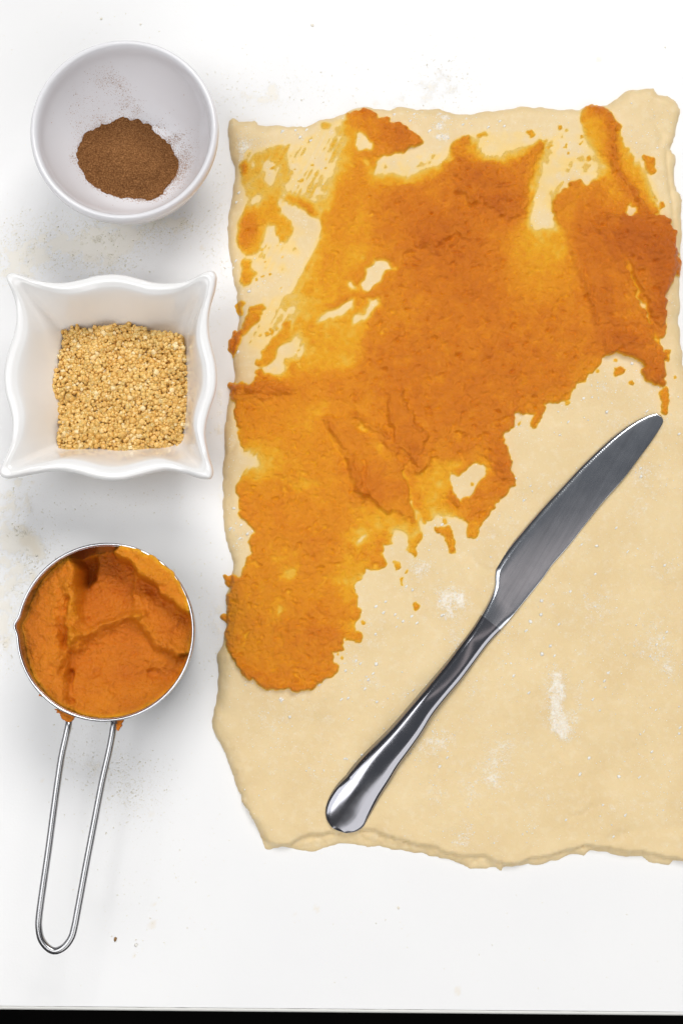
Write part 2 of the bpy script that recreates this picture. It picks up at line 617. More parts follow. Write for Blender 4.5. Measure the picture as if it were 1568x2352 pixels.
FL, PA = table_marks()
tab_me = grid_mesh('tabletop', TX, TY, 0.00018 * FL * (1 + 0.5 * noise(TX.shape, 3.5, 6)), np.ones((TX.shape[0] - 1, TX.shape[1] - 1), bool), {'flour': FL, 'paste': PA})
tabletop = empty('tabletop', (0, y_front(0), 0))
tag(tabletop, 'white laminate tabletop dusted with flour, its front edge at the bottom', None, None, 'structure')


def child(name, me, mat, parent, **kw):
    o = link(name, me, mat, None, **kw)
    o.parent = parent
    o.matrix_parent_inverse = Matrix.Translation(parent.location).inverted()
    return o


surface = child('surface', tab_me, MT['table'], tabletop)
# front edging strip: small groove, then a rounded lip and the face below it
ex = np.arange(-0.9, 0.9001, 0.002)
jag = noise((1, len(ex)), 3, 8)[0] * 0.00007
prof = [(-0.0000, -0.0009), (-0.00015, -0.0005), (-0.00035, -0.00012), (-0.0009, -0.00008), (-0.0014, -0.0003), (-0.0019, -0.001), (-0.0021, -0.002), (-0.0021, -0.024), (0.01, -0.024)]
EV = np.array([[(x, y_front(x) + p[0] + (j if k < 3 else 0), p[1]) for x, j in zip(ex, jag)] for k, p in enumerate(prof)])
n0, n1_ = len(prof), len(ex)
i = np.arange(n0 - 1)[:, None] * n1_; j = np.arange(n1_ - 1)[None]
child('edge_strip', mesh_np('edge_strip', EV.reshape(-1, 3), np.stack([i + j, i + n1_ + j, i + n1_ + j + 1, i + j + 1], -1).reshape(-1, 4)), MT['edge'], tabletop)
# core of the board under the laminate
core = np.array([(x, y_front(x) + o, z) for z in (-0.0008, -0.024) for (x, o) in ((-0.9, 0.0), (0.9, 0.0), (0.9, 1.2), (-0.9, 1.2))])
child('board_core', mesh_np('board_core', core, np.array([(4, 5, 1, 0), (5, 6, 2, 1), (6, 7, 3, 2), (7, 4, 0, 3), (7, 6, 5, 4)])), MT['edge'], tabletop, smooth_shade=False)
fl_me = mesh_np('floor', np.array([(-4, -4, -0.75), (4, -4, -0.75), (4, 4, -0.75), (-4, 4, -0.75)], float), np.array([(0, 1, 2, 3)]))
tag(link('floor', fl_me, MT['floor'], smooth_shade=False), 'dark floor below the front edge of the table', None, None, 'structure')

# ================================================================== dough
ZD = 0.0046                                     # top of the sheet
OUT = np.vstack([
    pic('A', [(120, 282), (150, 270), (180, 290), (262, 285), (285, 280), (300, 310), (360, 315), (420, 312), (480, 318), (540, 322), (600, 320), (640, 300), (700, 278), (760, 265), (820, 245), (860, 225), (900, 207), (960, 200), (1020, 205), (1060, 208), (1130, 208), (1200, 198), (1260, 200), (1300, 210), (1380, 212), (1440, 208), (1480, 225), (1520, 238)]),
    pic('B', [(171, 240), (230, 240), (290, 230), (380, 220), (470, 210), (530, 195), (600, 195), (680, 200), (740, 205), (860, 212), (920, 212), (960, 195), (1040, 188), (1100, 185), (1140, 155), (1190, 115), (1215, 92), (1300, 84), (1385, 78), (1410, 115), (1480, 130), (1520, 160), (1545, 215), (1535, 290), (1515, 380), (1492, 460), (1515, 490), (1520, 560), (1515, 640), (1530, 720), (1552, 742), (1566, 780), (1560, 900), (1555, 1000), (1545, 1300), (1545, 1500)]),
    pic('D', [(1545, 0), (1555, 120), (1570, 262), (1640, 400), (1700, 900)]),
    pic('F', [(1700, 100), (1720, 900)]),
    pic('H', [(1720, 0), (1700, 400), (1640, 560), (1568, 548), (1510, 545), (1485, 575), (1430, 572), (1350, 555), (1310, 525), (1210, 530), (1140, 515), (1090, 492), (985, 486), (960, 520), (870, 512), (760, 550), (650, 580), (600, 566), (500, 590), (445, 592), (428, 632), (395, 605), (350, 600), (240, 603), (180, 575), (80, 542), (0, 522)]),
    pic('G', [(1330, 500), (1300, 497), (1160, 485), (1060, 467), (980, 460), (920, 447), (840, 442), (760, 452), (700, 475), (640, 490), (600, 490), (540, 477), (450, 458), (400, 466), (370, 482), (345, 470), (325, 420), (300, 360), (275, 300), (250, 240), (205, 180), (195, 130), (155, 60), (150, 0)]),
    pic('E', [(150, 1440), (130, 1380), (100, 1290), (65, 1210), (20, 1130), (8, 1080), (25, 1000), (45, 880), (55, 780), (45, 660), (75, 590), (92, 520), (108, 440), (112, 350), (105, 290), (130, 200), (142, 120), (132, 10)]),
    pic('C', [(135, 1440), (95, 1350), (85, 1250), (80, 1100), (80, 900), (95, 800), (88, 680), (110, 530), (130, 440), (150, 360), (145, 250), (150, 150), (165, 60)]),
    pic('A', [(185, 1540), (170, 1400), (140, 1200), (115, 1080), (105, 950), (110, 880), (140, 740), (155, 640), (160, 575), (130, 490), (110, 400), (110, 330)])])
# the upper skin stops short of the sticky fringe along the bottom
INN = np.vstack([
    pic('A', [(120, 282), (300, 312), (540, 324), (640, 302), (820, 247), (960, 202), (1200, 200), (1440, 212), (1520, 240)]),
    pic('B', [(171, 242), (380, 222), (530, 208), (740, 212), (920, 216), (1100, 187), (1190, 120), (1300, 100), (1400, 110), (1520, 160), (1545, 215), (1515, 380), (1480, 460), (1490, 560), (1500, 640), (1515, 720), (1530, 800), (1535, 1000), (1540, 1500)]),
    pic('D', [(1545, 0), (1570, 262), (1640, 400), (1700, 900)]),
    pic('F', [(1700, 100), (1720, 900)]),
    pic('H', [(1720, 0), (1700, 400), (1640, 545), (1568, 535), (1440, 520), (1320, 490), (1230, 490), (1180, 475), (1100, 465), (960, 450), (900, 460), (830, 480), (730, 515), (620, 530), (540, 560), (440, 570), (390, 550), (330, 520), (200, 518), (100, 508), (40, 480), (0, 455)]),
    pic('G', [(1330, 455), (1200, 412), (1100, 382), (1020, 357), (950, 357), (740, 372), (640, 385), (560, 410), (500, 446), (440, 448), (400, 440), (360, 430), (330, 400), (275, 290), (205, 175), (195, 130), (150, 40)]),
    pic('E', [(150, 1440), (100, 1290), (65, 1210), (8, 1080), (45, 880), (55, 780), (45, 660), (92, 520), (112, 350), (130, 200), (132, 10)]),
    pic('C', [(135, 1440), (95, 1350), (80, 1100), (95, 800), (88, 680), (130, 440), (150, 360), (150, 150)]),
    pic('A', [(185, 1540), (140, 1200), (105, 950), (140, 740), (160, 575), (110, 400), (110, 330)])])
OUTW = at(OUT[:, 0], OUT[:, 1], 0.001)
INNW = at(INN[:, 0], INN[:, 1], 0.003)

STEP = 0.00048
gx = np.arange(OUTW[:, 0].min() - 0.006, OUTW[:, 0].max() + 0.003, STEP)
gy = np.arange(OUTW[:, 1].min() - 0.006, OUTW[:, 1].max() + 0.006, STEP)
GX, GY = np.meshgrid(gx, gy)
SH = GX.shape
MM = 0.001 / STEP                                # cells per millimetre

wx = (0.26 * noise(SH, 7 * MM, 21) + 0.07 * noise(SH, 2.4 * MM, 22)) * 0.001
wy = (0.26 * noise(SH, 7 * MM, 23) + 0.07 * noise(SH, 2.4 * MM, 24)) * 0.001
d_out = seg_dist(GX + wx, GY + wy, OUTW, True) * np.where(inside(GX + wx, GY + wy, OUTW), 1, -1)
d_inn = seg_dist(GX + .7 * wx, GY + .7 * wy, INNW, True) * np.where(inside(GX + .7 * wx, GY + .7 * wy, INNW), 1, -1)


def quarter(d, w):
    t = np.clip(d / w, 0, 1)
    return np.sqrt(np.clip(1 - (1 - t) ** 2, 0, 1))


# along the bottom the torn side of the sheet slopes out to the sticky fringe; elsewhere the sheet rolls down to the table
slope_t = np.clip(d_out, 0, None) / (np.clip(d_out, 0, None) + np.clip(-d_inn, 0, None) + 1e-6)
torn = np.where(d_inn > 0, ZD * (0.80 + 0.20 * quarter(d_inn, 0.0035)), ZD * (0.48 * slope_t ** 0.6 + 0.08 * slope_t * noise(SH, 3 * MM, 35)))
bottom_side = 1 - smooth(at(800, 1880)[1], at(800, 1800)[1], GY)
DZ = bottom_side * torn + (1 - bottom_side) * ZD * quarter(d_out, 0.0072) ** 1.05
DZ = np.where(d_out > 0, DZ, d_out * 2.0)
ins = smooth(0, 0.006, d_inn)
und = 0.00045 * noise(SH, 40 * MM, 31) + 0.00012 * noise(SH, 13 * MM, 32) + 0.000012 * noise(SH, 4 * MM, 33)
edge_lump = 0.00010 * noise(SH, 7 * MM, 34, 1.0, 0.7) * smooth(0, 0.002, d_inn) * (1 - smooth(0.004, 0.014, d_inn))
DZ = DZ + und * ins + edge_lump


def wrinkle(k, pts, width, depth):
    """a crease (depth < 0) or a fold (depth > 0) along a line"""
    d = seg_dist(GX, GY, curve_pts(wpts(k, pts, ZD), 8))
    return depth * np.exp(-(d / width) ** 2)


for k, pts, w, dp in [('F', [(730, 720), (770, 790), (765, 860), (750, 1000), (745, 1140), (790, 1220), (850, 1330)], 0.0006, -0.00045),
                      ('F', [(790, 690), (835, 760), (840, 860), (850, 945)], 0.0006, -0.0004), ('F', [(850, 810), (900, 800)], 0.0005, -0.0003),
                      ('F', [(1400, 180), (1450, 225), (1510, 215)], 0.0009, -0.0004), ('F', [(1400, 250), (1480, 260)], 0.0008, -0.0003),
                      ('F', [(240, 20), (270, 80), (340, 130), (385, 120)], 0.0012, -0.00045), ('F', [(170, 60), (230, 200), (300, 260)], 0.0014, 0.00045),
                      ('H', [(850, 275), (940, 250), (990, 210)], 0.0014, -0.0005), ('H', [(900, 240), (960, 215), (975, 180)], 0.0014, 0.00045),
                      ('H', [(1100, 420), (1300, 360), (1568, 340)], 0.0022, -0.0005), ('H', [(600, 500), (640, 440), (625, 380)], 0.0013, -0.0004),
                      ('D', [(330, 1280), (380, 1310), (400, 1340)], 0.0011, -0.0004), ('D', [(1410, 975), (1475, 965)], 0.0007, 0.0004), ('D', [(1100, 1075), (1160, 1080)], 0.0008, 0.0004),
                      ('C', [(130, 800), (180, 690), (210, 640)], 0.0010, -0.0006), ('C', [(95, 760), (150, 650)], 0.001, 0.0004), ('C', [(150, 200), (300, 175)], 0.0009, -0.0003),
                      ('A', [(200, 1420), (190, 1340), (210, 1310)], 0.0010, 0.0005), ('B', [(1400, 280), (1440, 360), (1430, 420)], 0.0018, -0.0006),
                      ('B', [(1475, 470), (1470, 560), (1490, 700), (1505, 800), (1515, 960)], 0.0009, -0.0011), ('G', [(280, 300), (330, 380), (350, 440)], 0.0010, -0.0010),
                      ('E', [(60, 900), (80, 1060), (120, 1200)], 0.003, -0.0004), ('G', [(900, 400), (960, 380), (990, 400)], 0.0008, 0.0005)]:
    DZ = DZ + wrinkle(k, pts, w, dp) * (d_out > 0.0006)

# ---------------------------------------------------------------- pumpkin puree film: T = depth of the layer (0 none ... 1 about 2 mm)
pwx = (0.55 * noise(SH, 7 * MM, 41) + 0.42 * noise(SH, 3.2 * MM, 42) + 0.20 * noise(SH, 1.6 * MM, 43)) * 0.001
pwy = (0.55 * noise(SH, 7 * MM, 44) + 0.42 * noise(SH, 3.2 * MM, 45) + 0.20 * noise(SH, 1.6 * MM, 46)) * 0.001
T = np.zeros(SH)


def mask(polys, warp=1.0):
    P = np.vstack([wpts(k, p, ZD + 0.001) for k, p in polys])
    x0, y0 = P.min(0) - 0.004; x1, y1 = P.max(0) + 0.004
    i0, i1 = np.searchsorted(gx, [x0, x1]); j0, j1 = np.searchsorted(gy, [y0, y1])
    m = np.zeros(SH)
    s = (slice(j0, j1), slice(i0, i1))
    m[s] = inside(GX[s] + warp * pwx[s], GY[s] + warp * pwy[s], P)
    return m


def paint(polys, val, soft, warp=1.0, amt=1.0):
    global T
    m = np.clip(blur(mask(polys, warp), soft * MM), 0, 1) * amt
    T = T * (1 - m) + val * m


def thin(k, c, rx, ry, ang, val, amt=0.9):
    global T
    g = np.clip(gauss(GX + pwx, GY + pwy, k, c, rx, ry, ang, ZD) * 1.25, 0, 1) * amt
    T = T * (1 - g) + np.minimum(T, val) * g


def thick(k, c, rx, ry, ang, val, amt=0.9):
    global T
    g = np.clip(gauss(GX, GY, k, c, rx, ry, ang, ZD), 0, 1) * amt * smooth(0.12, 0.35, T)
    T = T * (1 - g) + np.maximum(T, val) * g


# faint yellow wash first
paint([('A', [(330, 420), (500, 430), (700, 330), (840, 300), (860, 560), (760, 800), (480, 740), (220, 860), (220, 500)])], 0.062, 2.2)
paint([('B', [(240, 360), (690, 330), (800, 330), (1000, 300), (1100, 600), (900, 650), (760, 760), (620, 960), (590, 760), (680, 480), (500, 520), (240, 480)])], 0.05, 2.0)
paint([('A', [(330, 900), (480, 1000), (690, 1050), (600, 1260), (500, 1480), (200, 1600), (330, 1400), (260, 1150)])], 0.035, 1.8)
paint([('C', [(190, 60), (330, -120), (560, -270), (760, -200), (960, -60), (900, 120), (700, 250), (520, 330), (300, 330), (330, 180), (180, 170)])], 0.06, 2.0)
paint([('B', [(1180, 430), (1330, 560), (1420, 800), (1380, 900), (1200, 880), (1100, 640)])], 0.16, 1.6)

paint([('A', [(700, 285), (870, 260), (860, 520), (790, 700), (720, 660), (660, 480)])], 0.072, 1.6, 1.0, .9)
paint([('C', [(330, -100), (520, -230), (620, -200), (520, 0), (450, 60), (400, 80), (340, 20)])], 0.07, 1.6, 1.0, .9)
paint([('A', [(470, 900), (700, 1000), (680, 1090), (560, 1130), (470, 1040)])], 0.06, 1.4, 1.0, .8)
paint([('B', [(225, 400), (690, 330), (690, 420), (540, 520), (250, 530)])], 0.073, 1.6, 1.0, .9)
MAIN = [('A', [(900, 207), (960, 190), (1020, 215), (1030, 250), (1110, 235), (1120, 280), (1200, 300), (1240, 340), (1320, 385), (1330, 430), (1220, 465), (1190, 490), (1100, 490), (1045, 530), (1010, 590), (1040, 640), (1100, 640), (1300, 620), (1420, 590), (1520, 545)]),
        ('B', [(128, 440), (180, 388), (225, 380), (250, 480), (330, 540), (440, 545), (540, 510), (640, 455), (690, 405), (700, 440), (680, 540), (650, 640), (600, 740), (590, 840), (600, 900), (630, 980), (700, 970), (790, 970), (830, 1015), (850, 990), (790, 930), (755, 840), (770, 760), (830, 700), (890, 665), (960, 690), (1040, 650), (1100, 610), (1090, 500), (1000, 420), (960, 330), (925, 260), (940, 210), (1000, 170), (1060, 195), (1110, 220), (1160, 290), (1180, 400), (1220, 470), (1290, 560), (1330, 680), (1360, 780), (1400, 850), (1370, 890), (1430, 910), (1490, 930), (1520, 990), (1520, 1110), (1552, 1130), (1568, 1180), (1560, 1240), (1525, 1230), (1500, 1260), (1480, 1350), (1440, 1400), (1470, 1440), (1465, 1540)]),
        ('D', [(1470, 30), (1430, 70), (1400, 50), (1440, 150), (1460, 300), (1455, 380), (1425, 385), (1390, 370), (1340, 340), (1310, 310), (1330, 260), (1290, 220), (1220, 190), (1150, 150), (1080, 190), (1050, 230), (1000, 300), (930, 360), (860, 440), (800, 480), (740, 490), (690, 510), (690, 570), (660, 640), (630, 620), (640, 555), (590, 550), (510, 540), (500, 620), (450, 690), (440, 730), (460, 780), (490, 860), (505, 930), (490, 1000), (450, 1080), (390, 1130), (330, 1200), (290, 1290), (260, 1345), (222, 1315), (200, 1200), (150, 1170), (80, 1190), (30, 1170)]),
        ('C', [(1397, 1165), (1380, 1195), (1350, 1232), (1330, 1210), (1295, 1130), (1280, 1170), (1300, 1240), (1320, 1310), (1310, 1390), (1295, 1470), (1260, 1420), (1240, 1340), (1220, 1270), (1160, 1270), (1130, 1340), (1070, 1400)]),
        ('E', [(1070, 0), (1080, 50), (1100, 100), (1040, 115), (985, 125), (960, 170), (915, 200), (930, 270), (910, 330), (950, 380), (940, 430), (900, 480), (905, 510), (960, 520), (945, 560), (880, 560), (835, 550), (815, 590), (840, 630), (790, 630), (765, 640), (775, 710), (800, 770), (770, 795), (720, 810), (660, 850), (590, 880), (540, 895), (510, 885), (490, 865), (430, 880), (350, 870), (300, 830), (210, 770), (190, 730), (130, 690), (120, 610), (85, 570), (80, 500), (95, 470), (65, 440), (80, 410), (120, 410), (100, 330), (95, 270), (125, 240), (85, 220), (80, 155), (110, 170), (150, 170), (200, 180), (215, 110), (240, 60)]),
        ('C', [(270, 1420), (235, 1370), (280, 1300), (240, 1240), (190, 1190), (175, 1120), (185, 1060), (170, 1010), (200, 950), (240, 920), (290, 960), (320, 900), (290, 790), (220, 790), (185, 700), (160, 580), (150, 470), (110, 410), (110, 375), (125, 340), (150, 360), (200, 350), (250, 365), (290, 340), (285, 290), (310, 270), (360, 310), (460, 320), (520, 250), (590, 190), (620, 90), (560, 0)]),
        ('A', [(560, 1440), (570, 1310), (610, 1230), (640, 1150), (690, 1080), (712, 980), (692, 900), (765, 800), (785, 680), (800, 580), (850, 500), (862, 400), (850, 270)])]
T = np.clip(T * (1 + 0.5 * noise(SH, 10 * MM, 59, 1.0, 0.5) + 0.35 * noise(SH, 3 * MM, 60)).clip(0, 3), 0, 0.074)
paint(MAIN, 0.52, 0.42)
MAIN_M = blur(mask(MAIN), 0.4 * MM)

# soft margins: the film runs out to nothing along these sides
for k, c, rx, ry, a, v, amt in [
        ('A', (820, 560), 70, 190, 0.15, .17, .9), ('A', (745, 900), 60, 220, 0.25, .24, .8), ('A', (650, 1230), 60, 180, 0.4, .22, .85), ('A', (1250, 645), 240, 42, -0.2, .13, .95),
        ('A', (1010, 620), 60, 80, 0, .2, .9), ('A', (880, 420), 60, 120, 0, .2, .8), ('A', (960, 870), 70, 160, 0, .27, .75), ('A', (860, 1090), 160, 70, .3, .3, .7), ('A', (800, 1330), 120, 110, 0, .26, .7),
        ('A', (900, 1160), 170, 60, -.6, .2, .75), ('B', (350, 500), 170, 60, 0.1, .15, .95), ('B', (650, 650), 45, 160, 0.3, .16, .9), ('B', (650, 950), 90, 80, .3, .11, .95), ('B', (700, 1070), 190, 130, .5, .2, .92), ('B', (560, 1120), 110, 180, .1, .24, .85),
        ('B', (640, 1280), 170, 120, .2, .27, .75), ('B', (820, 1120), 60, 130, 0, .22, .7), ('B', (860, 880), 60, 110, 0, .26, .8), ('B', (1020, 330), 55, 160, -.2, .2, .85), ('B', (1060, 600), 80, 80, 0, .22, .8),
        ('B', (1210, 520), 60, 130, -.4, .17, .85), ('B', (1150, 720), 60, 130, -.4, .28, .8), ('B', (1345, 760), 45, 140, -.3, .18, .85), ('B', (1240, 1260), 24, 150, -.35, .16, .95),
        ('C', (640, 170), 110, 80, .3, .2, .9), ('C', (430, 300), 110, 40, .3, .13, .95), ('C', (850, 240), 110, 60, .1, .17, .9), ('C', (880, 90), 60, 110, .3, .2, .8), ('C', (640, 560), 140, 60, -.6, .24, .8), ('C', (720, 480), 50, 50, 0, .2, .6),
        ('C', (330, 860), 90, 130, .2, .13, .95), ('C', (600, 1000), 100, 50, 0, .16, .8), ('C', (480, 850), 120, 90, .4, .27, .7), ('C', (250, 790), 80, 60, 0, .2, .8), ('C', (1000, 1180), 170, 110, .5, .22, .85), ('C', (930, 1330), 100, 90, 0, .14, .9),
        ('C', (1130, 1250), 130, 60, .5, .17, .9), ('C', (1250, 1330), 60, 170, -.2, .2, .9), ('C', (960, 640), 55, 25, .7, .15, .8), ('C', (1060, 780), 40, 90, -.6, .2, .7), ('C', (1220, 930), 20, 60, -.4, .10, .8),
        ('C', (1390, 1000), 110, 110, 0, .24, .8), ('D', (40, 1050), 90, 110, 0, .16, .9), ('D', (80, 900), 120, 50, -.2, .22, .8), ('D', (60, 1160), 120, 40, 0, .13, .9), ('E', (510, 150), 60, 50, 0, .13, .9), ('E', (430, 370), 50, 60, 0, .12, .9), ('E', (480, 40), 130, 70, 0, .26, .7),
        ('E', (880, 160), 150, 190, .1, .22, .9), ('E', (860, 500), 80, 60, 0, .2, .7), ('E', (230, 120), 60, 90, 0, .33, .7), ('C', (200, 640), 50, 170, 0, .35, .6), ('C', (240, 930), 80, 60, 0, .2, .9), ('A', (1120, 420), 60, 60, 0, .35, .3),
        ('C', (1320, 880), 130, 60, .4, .3, .4), ('D', (1010, 260), 50, 90, .7, .33, .6), ('D', (780, 450), 120, 40, -.4, .33, .5), ('D', (320, 880), 60, 40, .3, .2, .8), ('D', (270, 1290), 60, 70, 0, .3, .7), ('A', (600, 1480), 160, 120, -.6, .13, .85), ('A', (800, 1500), 170, 60, -.4, .2, .8)]:
    thin(k, c, rx, ry, a, v, amt)
# heavy areas
for k, c, rx, ry, a, v, amt in [
        ('A', (1180, 390), 130, 80, .5, .92, .95), ('A', (960, 225), 70, 40, .3, .8, .9), ('A', (880, 700), 70, 120, .2, .62, .7), ('A', (1300, 860), 260, 200, .2, .72, .8), ('A', (1450, 1000), 190, 130, 0, .9, .8), ('A', (800, 860), 60, 130, .2, .62, .6),
        ('B', (230, 640), 160, 130, .1, .85, .85), ('B', (430, 800), 160, 150, .3, 1.0, .9), ('B', (150, 1150), 330, 230, .2, .85, .85), ('B', (330, 1420), 320, 220, .2, .78, .8), ('B', (1040, 210), 60, 40, .4, .85, .9), ('B', (1140, 520), 30, 140, -.15, .8, .9), ('B', (1230, 720), 30, 110, -.6, .85, .9),
        ('B', (920, 740), 120, 70, 0, .5, .7), ('B', (990, 1050), 130, 200, -.2, .85, .85), ('B', (1280, 1050), 200, 180, .2, 1.15, .95), ('B', (1430, 1180), 90, 220, 0, 1.2, .9), ('B', (1050, 1400), 110, 220, -.25, .85, .8), ('B', (1420, 1480), 50, 120, 0, .95, .9),
        ('D', (500, 200), 500, 260, -.3, .74, .8), ('D', (250, 500), 300, 220, -.3, .75, .75), ('D', (1180, 110), 170, 110, .2, .95, .9), ('D', (1400, 280), 70, 120, .2, .85, .9), ('D', (430, 860), 60, 130, -.2, .85, .85), ('D', (300, 1100), 140, 70, -.4, .62, .7), ('D', (100, 1100), 60, 60, 0, .85, .8),
        ('C', (1250, 250), 320, 260, .2, .72, .8), ('C', (820, 370), 200, 110, .1, .62, .7), ('C', (1250, 800), 80, 120, .1, .8, .85), ('C', (330, 400), 210, 45, .1, .72, .8), ('C', (240, 520), 70, 90, 0, .62, .7), ('C', (480, 600), 190, 110, 0, .45, .5),
        ('C', (800, 920), 130, 160, -.5, .6, .7), ('C', (1000, 1010), 110, 130, -.7, .78, .8), ('C', (350, 1170), 200, 130, .1, .68, .75), ('C', (680, 1300), 200, 180, .3, .68, .8), ('E', (280, 560), 190, 190, .2, .62, .8), ('E', (650, 530), 180, 190, .3, .85, .85), ('E', (330, 760), 230, 90, .4, .66, .8), ('E', (180, 240), 110, 90, 0, .66, .7),
        ('E', (640, 760), 140, 80, -.3, .68, .7), ('A', (560, 1590), 60, 40, 0, .3, .3), ('C', (690, 100), 60, 40, .2, .6, .6)]:
    thick(k, c, rx, ry, a, v, amt)

# where the blade dragged the puree out thin its margins fade
soft_zone = np.zeros(SH)
for k, c, rx, ry, a in [('A', (800, 640), 130, 330, .25), ('A', (1250, 600), 300, 80, -.2), ('A', (650, 1250), 190, 280, .4), ('A', (950, 1250), 260, 170, -.3), ('A', (850, 1460), 300, 130, -.4), ('B', (400, 480), 330, 110, 0), ('B', (640, 780), 110, 330, .25), ('B', (760, 1040), 200, 130, .2), ('B', (1060, 480), 120, 300, -.3), ('B', (1260, 680), 120, 220, -.4), ('C', (600, 160), 330, 200, .3), ('C', (300, 870), 130, 130, 0), ('C', (1130, 1220), 220, 120, .3), ('D', (60, 1130), 130, 130, 0), ('A', (960, 420), 110, 160, 0)]:
    soft_zone = np.maximum(soft_zone, np.clip(1.4 * gauss(GX, GY, k, c, rx, ry, a, ZD), 0, 1))
T = T * (1 - soft_zone) + (0.55 * blur(T, 1.5 * MM) + 0.45 * blur(T, 3.2 * MM)) * soft_zone
T = T * (1 + 0.06 * noise(SH, 5 * MM, 58) * smooth(0.05, 0.15, T))

paint([('C', [(520, 300), (590, 190), (610, 80), (690, 0), (800, -70), (960, -130), (1000, 60), (900, 250), (700, 310)])], 0.19, 1.4, 1.0, 0.7)
# bare windows in the film
for poly, v, s in [
        ([('A', [(905, 370), (940, 340), (990, 380), (1040, 440), (1022, 470), (940, 470), (912, 420)])], 0.05, .6),
        ([('A', [(940, 530), (985, 525), (1000, 570), (960, 575)])], 0.07, .9),
        ([('A', [(1030, 1130), (1110, 1150), (1160, 1212), (1090, 1240), (1070, 1300), (1010, 1350), (940, 1340), (930, 1290), (990, 1200)])], 0.02, .7),
        ([('A', [(850, 1290), (890, 1280), (930, 1345), (880, 1350)])], 0.03, .7),
        ([('A', [(1055, 1380), (1085, 1435), (1000, 1510), (920, 1568), (880, 1575), (900, 1500), (960, 1460), (985, 1390)])], 0.05, .8),
        ([('A', [(915, 1395), (900, 1450), (850, 1500), (740, 1540), (650, 1570), (680, 1520), (760, 1470), (850, 1420)])], 0.04, .8),
        ([('D', [(260, 868), (320, 872), (340, 940), (285, 985), (255, 1055), (170, 1110), (130, 1060), (100, 960), (108, 920), (160, 945), (200, 920)])], 0.0, .45),
        ([('B', [(1200, 850), (1240, 790), (1280, 850), (1245, 892)])], 0.04, .5),
        ([('C', [(915, 1350), (965, 1310), (975, 1330), (925, 1368)])], 0.04, .6),
        ([('C', [(1205, 930), (1225, 950), (1255, 1050), (1290, 1150), (1305, 1230), (1290, 1220), (1262, 1120), (1235, 1010)])], 0.03, .5),
        ([('B', [(1255, 1310), (1275, 1330), (1330, 1440), (1370, 1540), (1355, 1550), (1300, 1430)])], 0.05, .5),
        ([('D', [(1370, 20), (1400, 60), (1430, 110), (1420, 120), (1385, 80)])], 0.07, .7)]:
    paint(poly, v, s, 0.8)

# separate smears along the left margin
paint([('A', [(225, 492), (320, 490), (330, 400), (380, 440), (470, 430), (480, 560), (492, 640), (450, 740), (400, 790), (330, 840), (230, 850), (215, 760), (215, 660), (172, 580), (225, 545)])], 0.15, 1.0, 1.6)
paint([('A', [(320, 530), (400, 530), (415, 640), (380, 720), (340, 660)])], 0.02, .9)
paint([('A', [(260, 755), (345, 745), (330, 835), (268, 835)])], 0.03, .8)
paint([('A', [(172, 570), (215, 545), (235, 580), (200, 640)])], 0.55, .5)
paint([('A', [(215, 850), (330, 805), (420, 770), (430, 850), (480, 900), (490, 980), (450, 1030), (400, 960), (360, 930), (330, 1000), (310, 1080), (260, 1120), (215, 1115), (190, 1090), (190, 950), (222, 900)])], 0.30, .8)
paint([('A', [(225, 890), (300, 860), (290, 1000), (250, 1090), (200, 1080), (195, 960)])], 0.55, 1.0)
paint([('A', [(193, 1170), (250, 1160), (280, 1230), (300, 1250), (250, 1300), (197, 1310), (190, 1230)])], 0.36, .7)
paint([('A', [(440, 770), (520, 722), (600, 760), (680, 830), (700, 890), (650, 888), (560, 815), (450, 790)])], 0.28, .9)
paint([('A', [(540, 790), (570, 785), (670, 860), (665, 885), (600, 845)])], 0.6, .5)
paint([('A', [(640, 770), (740, 760), (750, 820), (660, 830)])], 0.14, 1.2)
paint([('A', [(690, 275), (760, 290), (750, 320), (710, 330)])], 0.24, 1.0)
paint([('A', [(490, 1030), (560, 1060), (560, 1120), (500, 1110)])], 0.10, 1.5)
paint([('A', [(455, 1210), (495, 1200), (490, 1240), (460, 1245)])], 0.12, .6)
lz = np.clip(1.5 * gauss(GX, GY, 'A', (380, 850), 300, 620, 0.1, ZD), 0, 1)
T = T * (1 - 0.75 * lz) + (0.5 * blur(T, 0.7 * MM) + 0.5 * blur(T, 1.8 * MM)) * 0.75 * lz
# the streaks drawn by the knife
paint([('C', [(290, 240), (330, 165), (400, 95), (440, 20), (500, -50), (485, 60), (425, 150), (405, 210), (350, 255)])], 0.34, .5)
paint([('C', [(440, 120), (480, 60), (540, -40), (620, -120), (560, 0), (490, 90)])], 0.22, .7)
paint([('C', [(190, 20), (230, -60), (310, -130), (345, -118), (300, -30), (240, 40), (200, 60)])], 0.42, .5)
paint([('C', [(150, 25), (200, 40), (190, 100), (165, 130), (140, 190), (112, 140), (112, 100), (135, 60)])], 0.75, .45)
paint([('A', [(152, 1418), (175, 1410), (200, 1440), (215, 1510), (180, 1500)])], 0.3, .5)
paint([('A', [(720, 1440), (860, 1385), (1040, 1350), (1060, 1370), (900, 1400), (740, 1460)])], 0.55, .5)
paint([('C', [(460, 215), (580, 170), (560, 205), (500, 240)])], 0.14, .6)
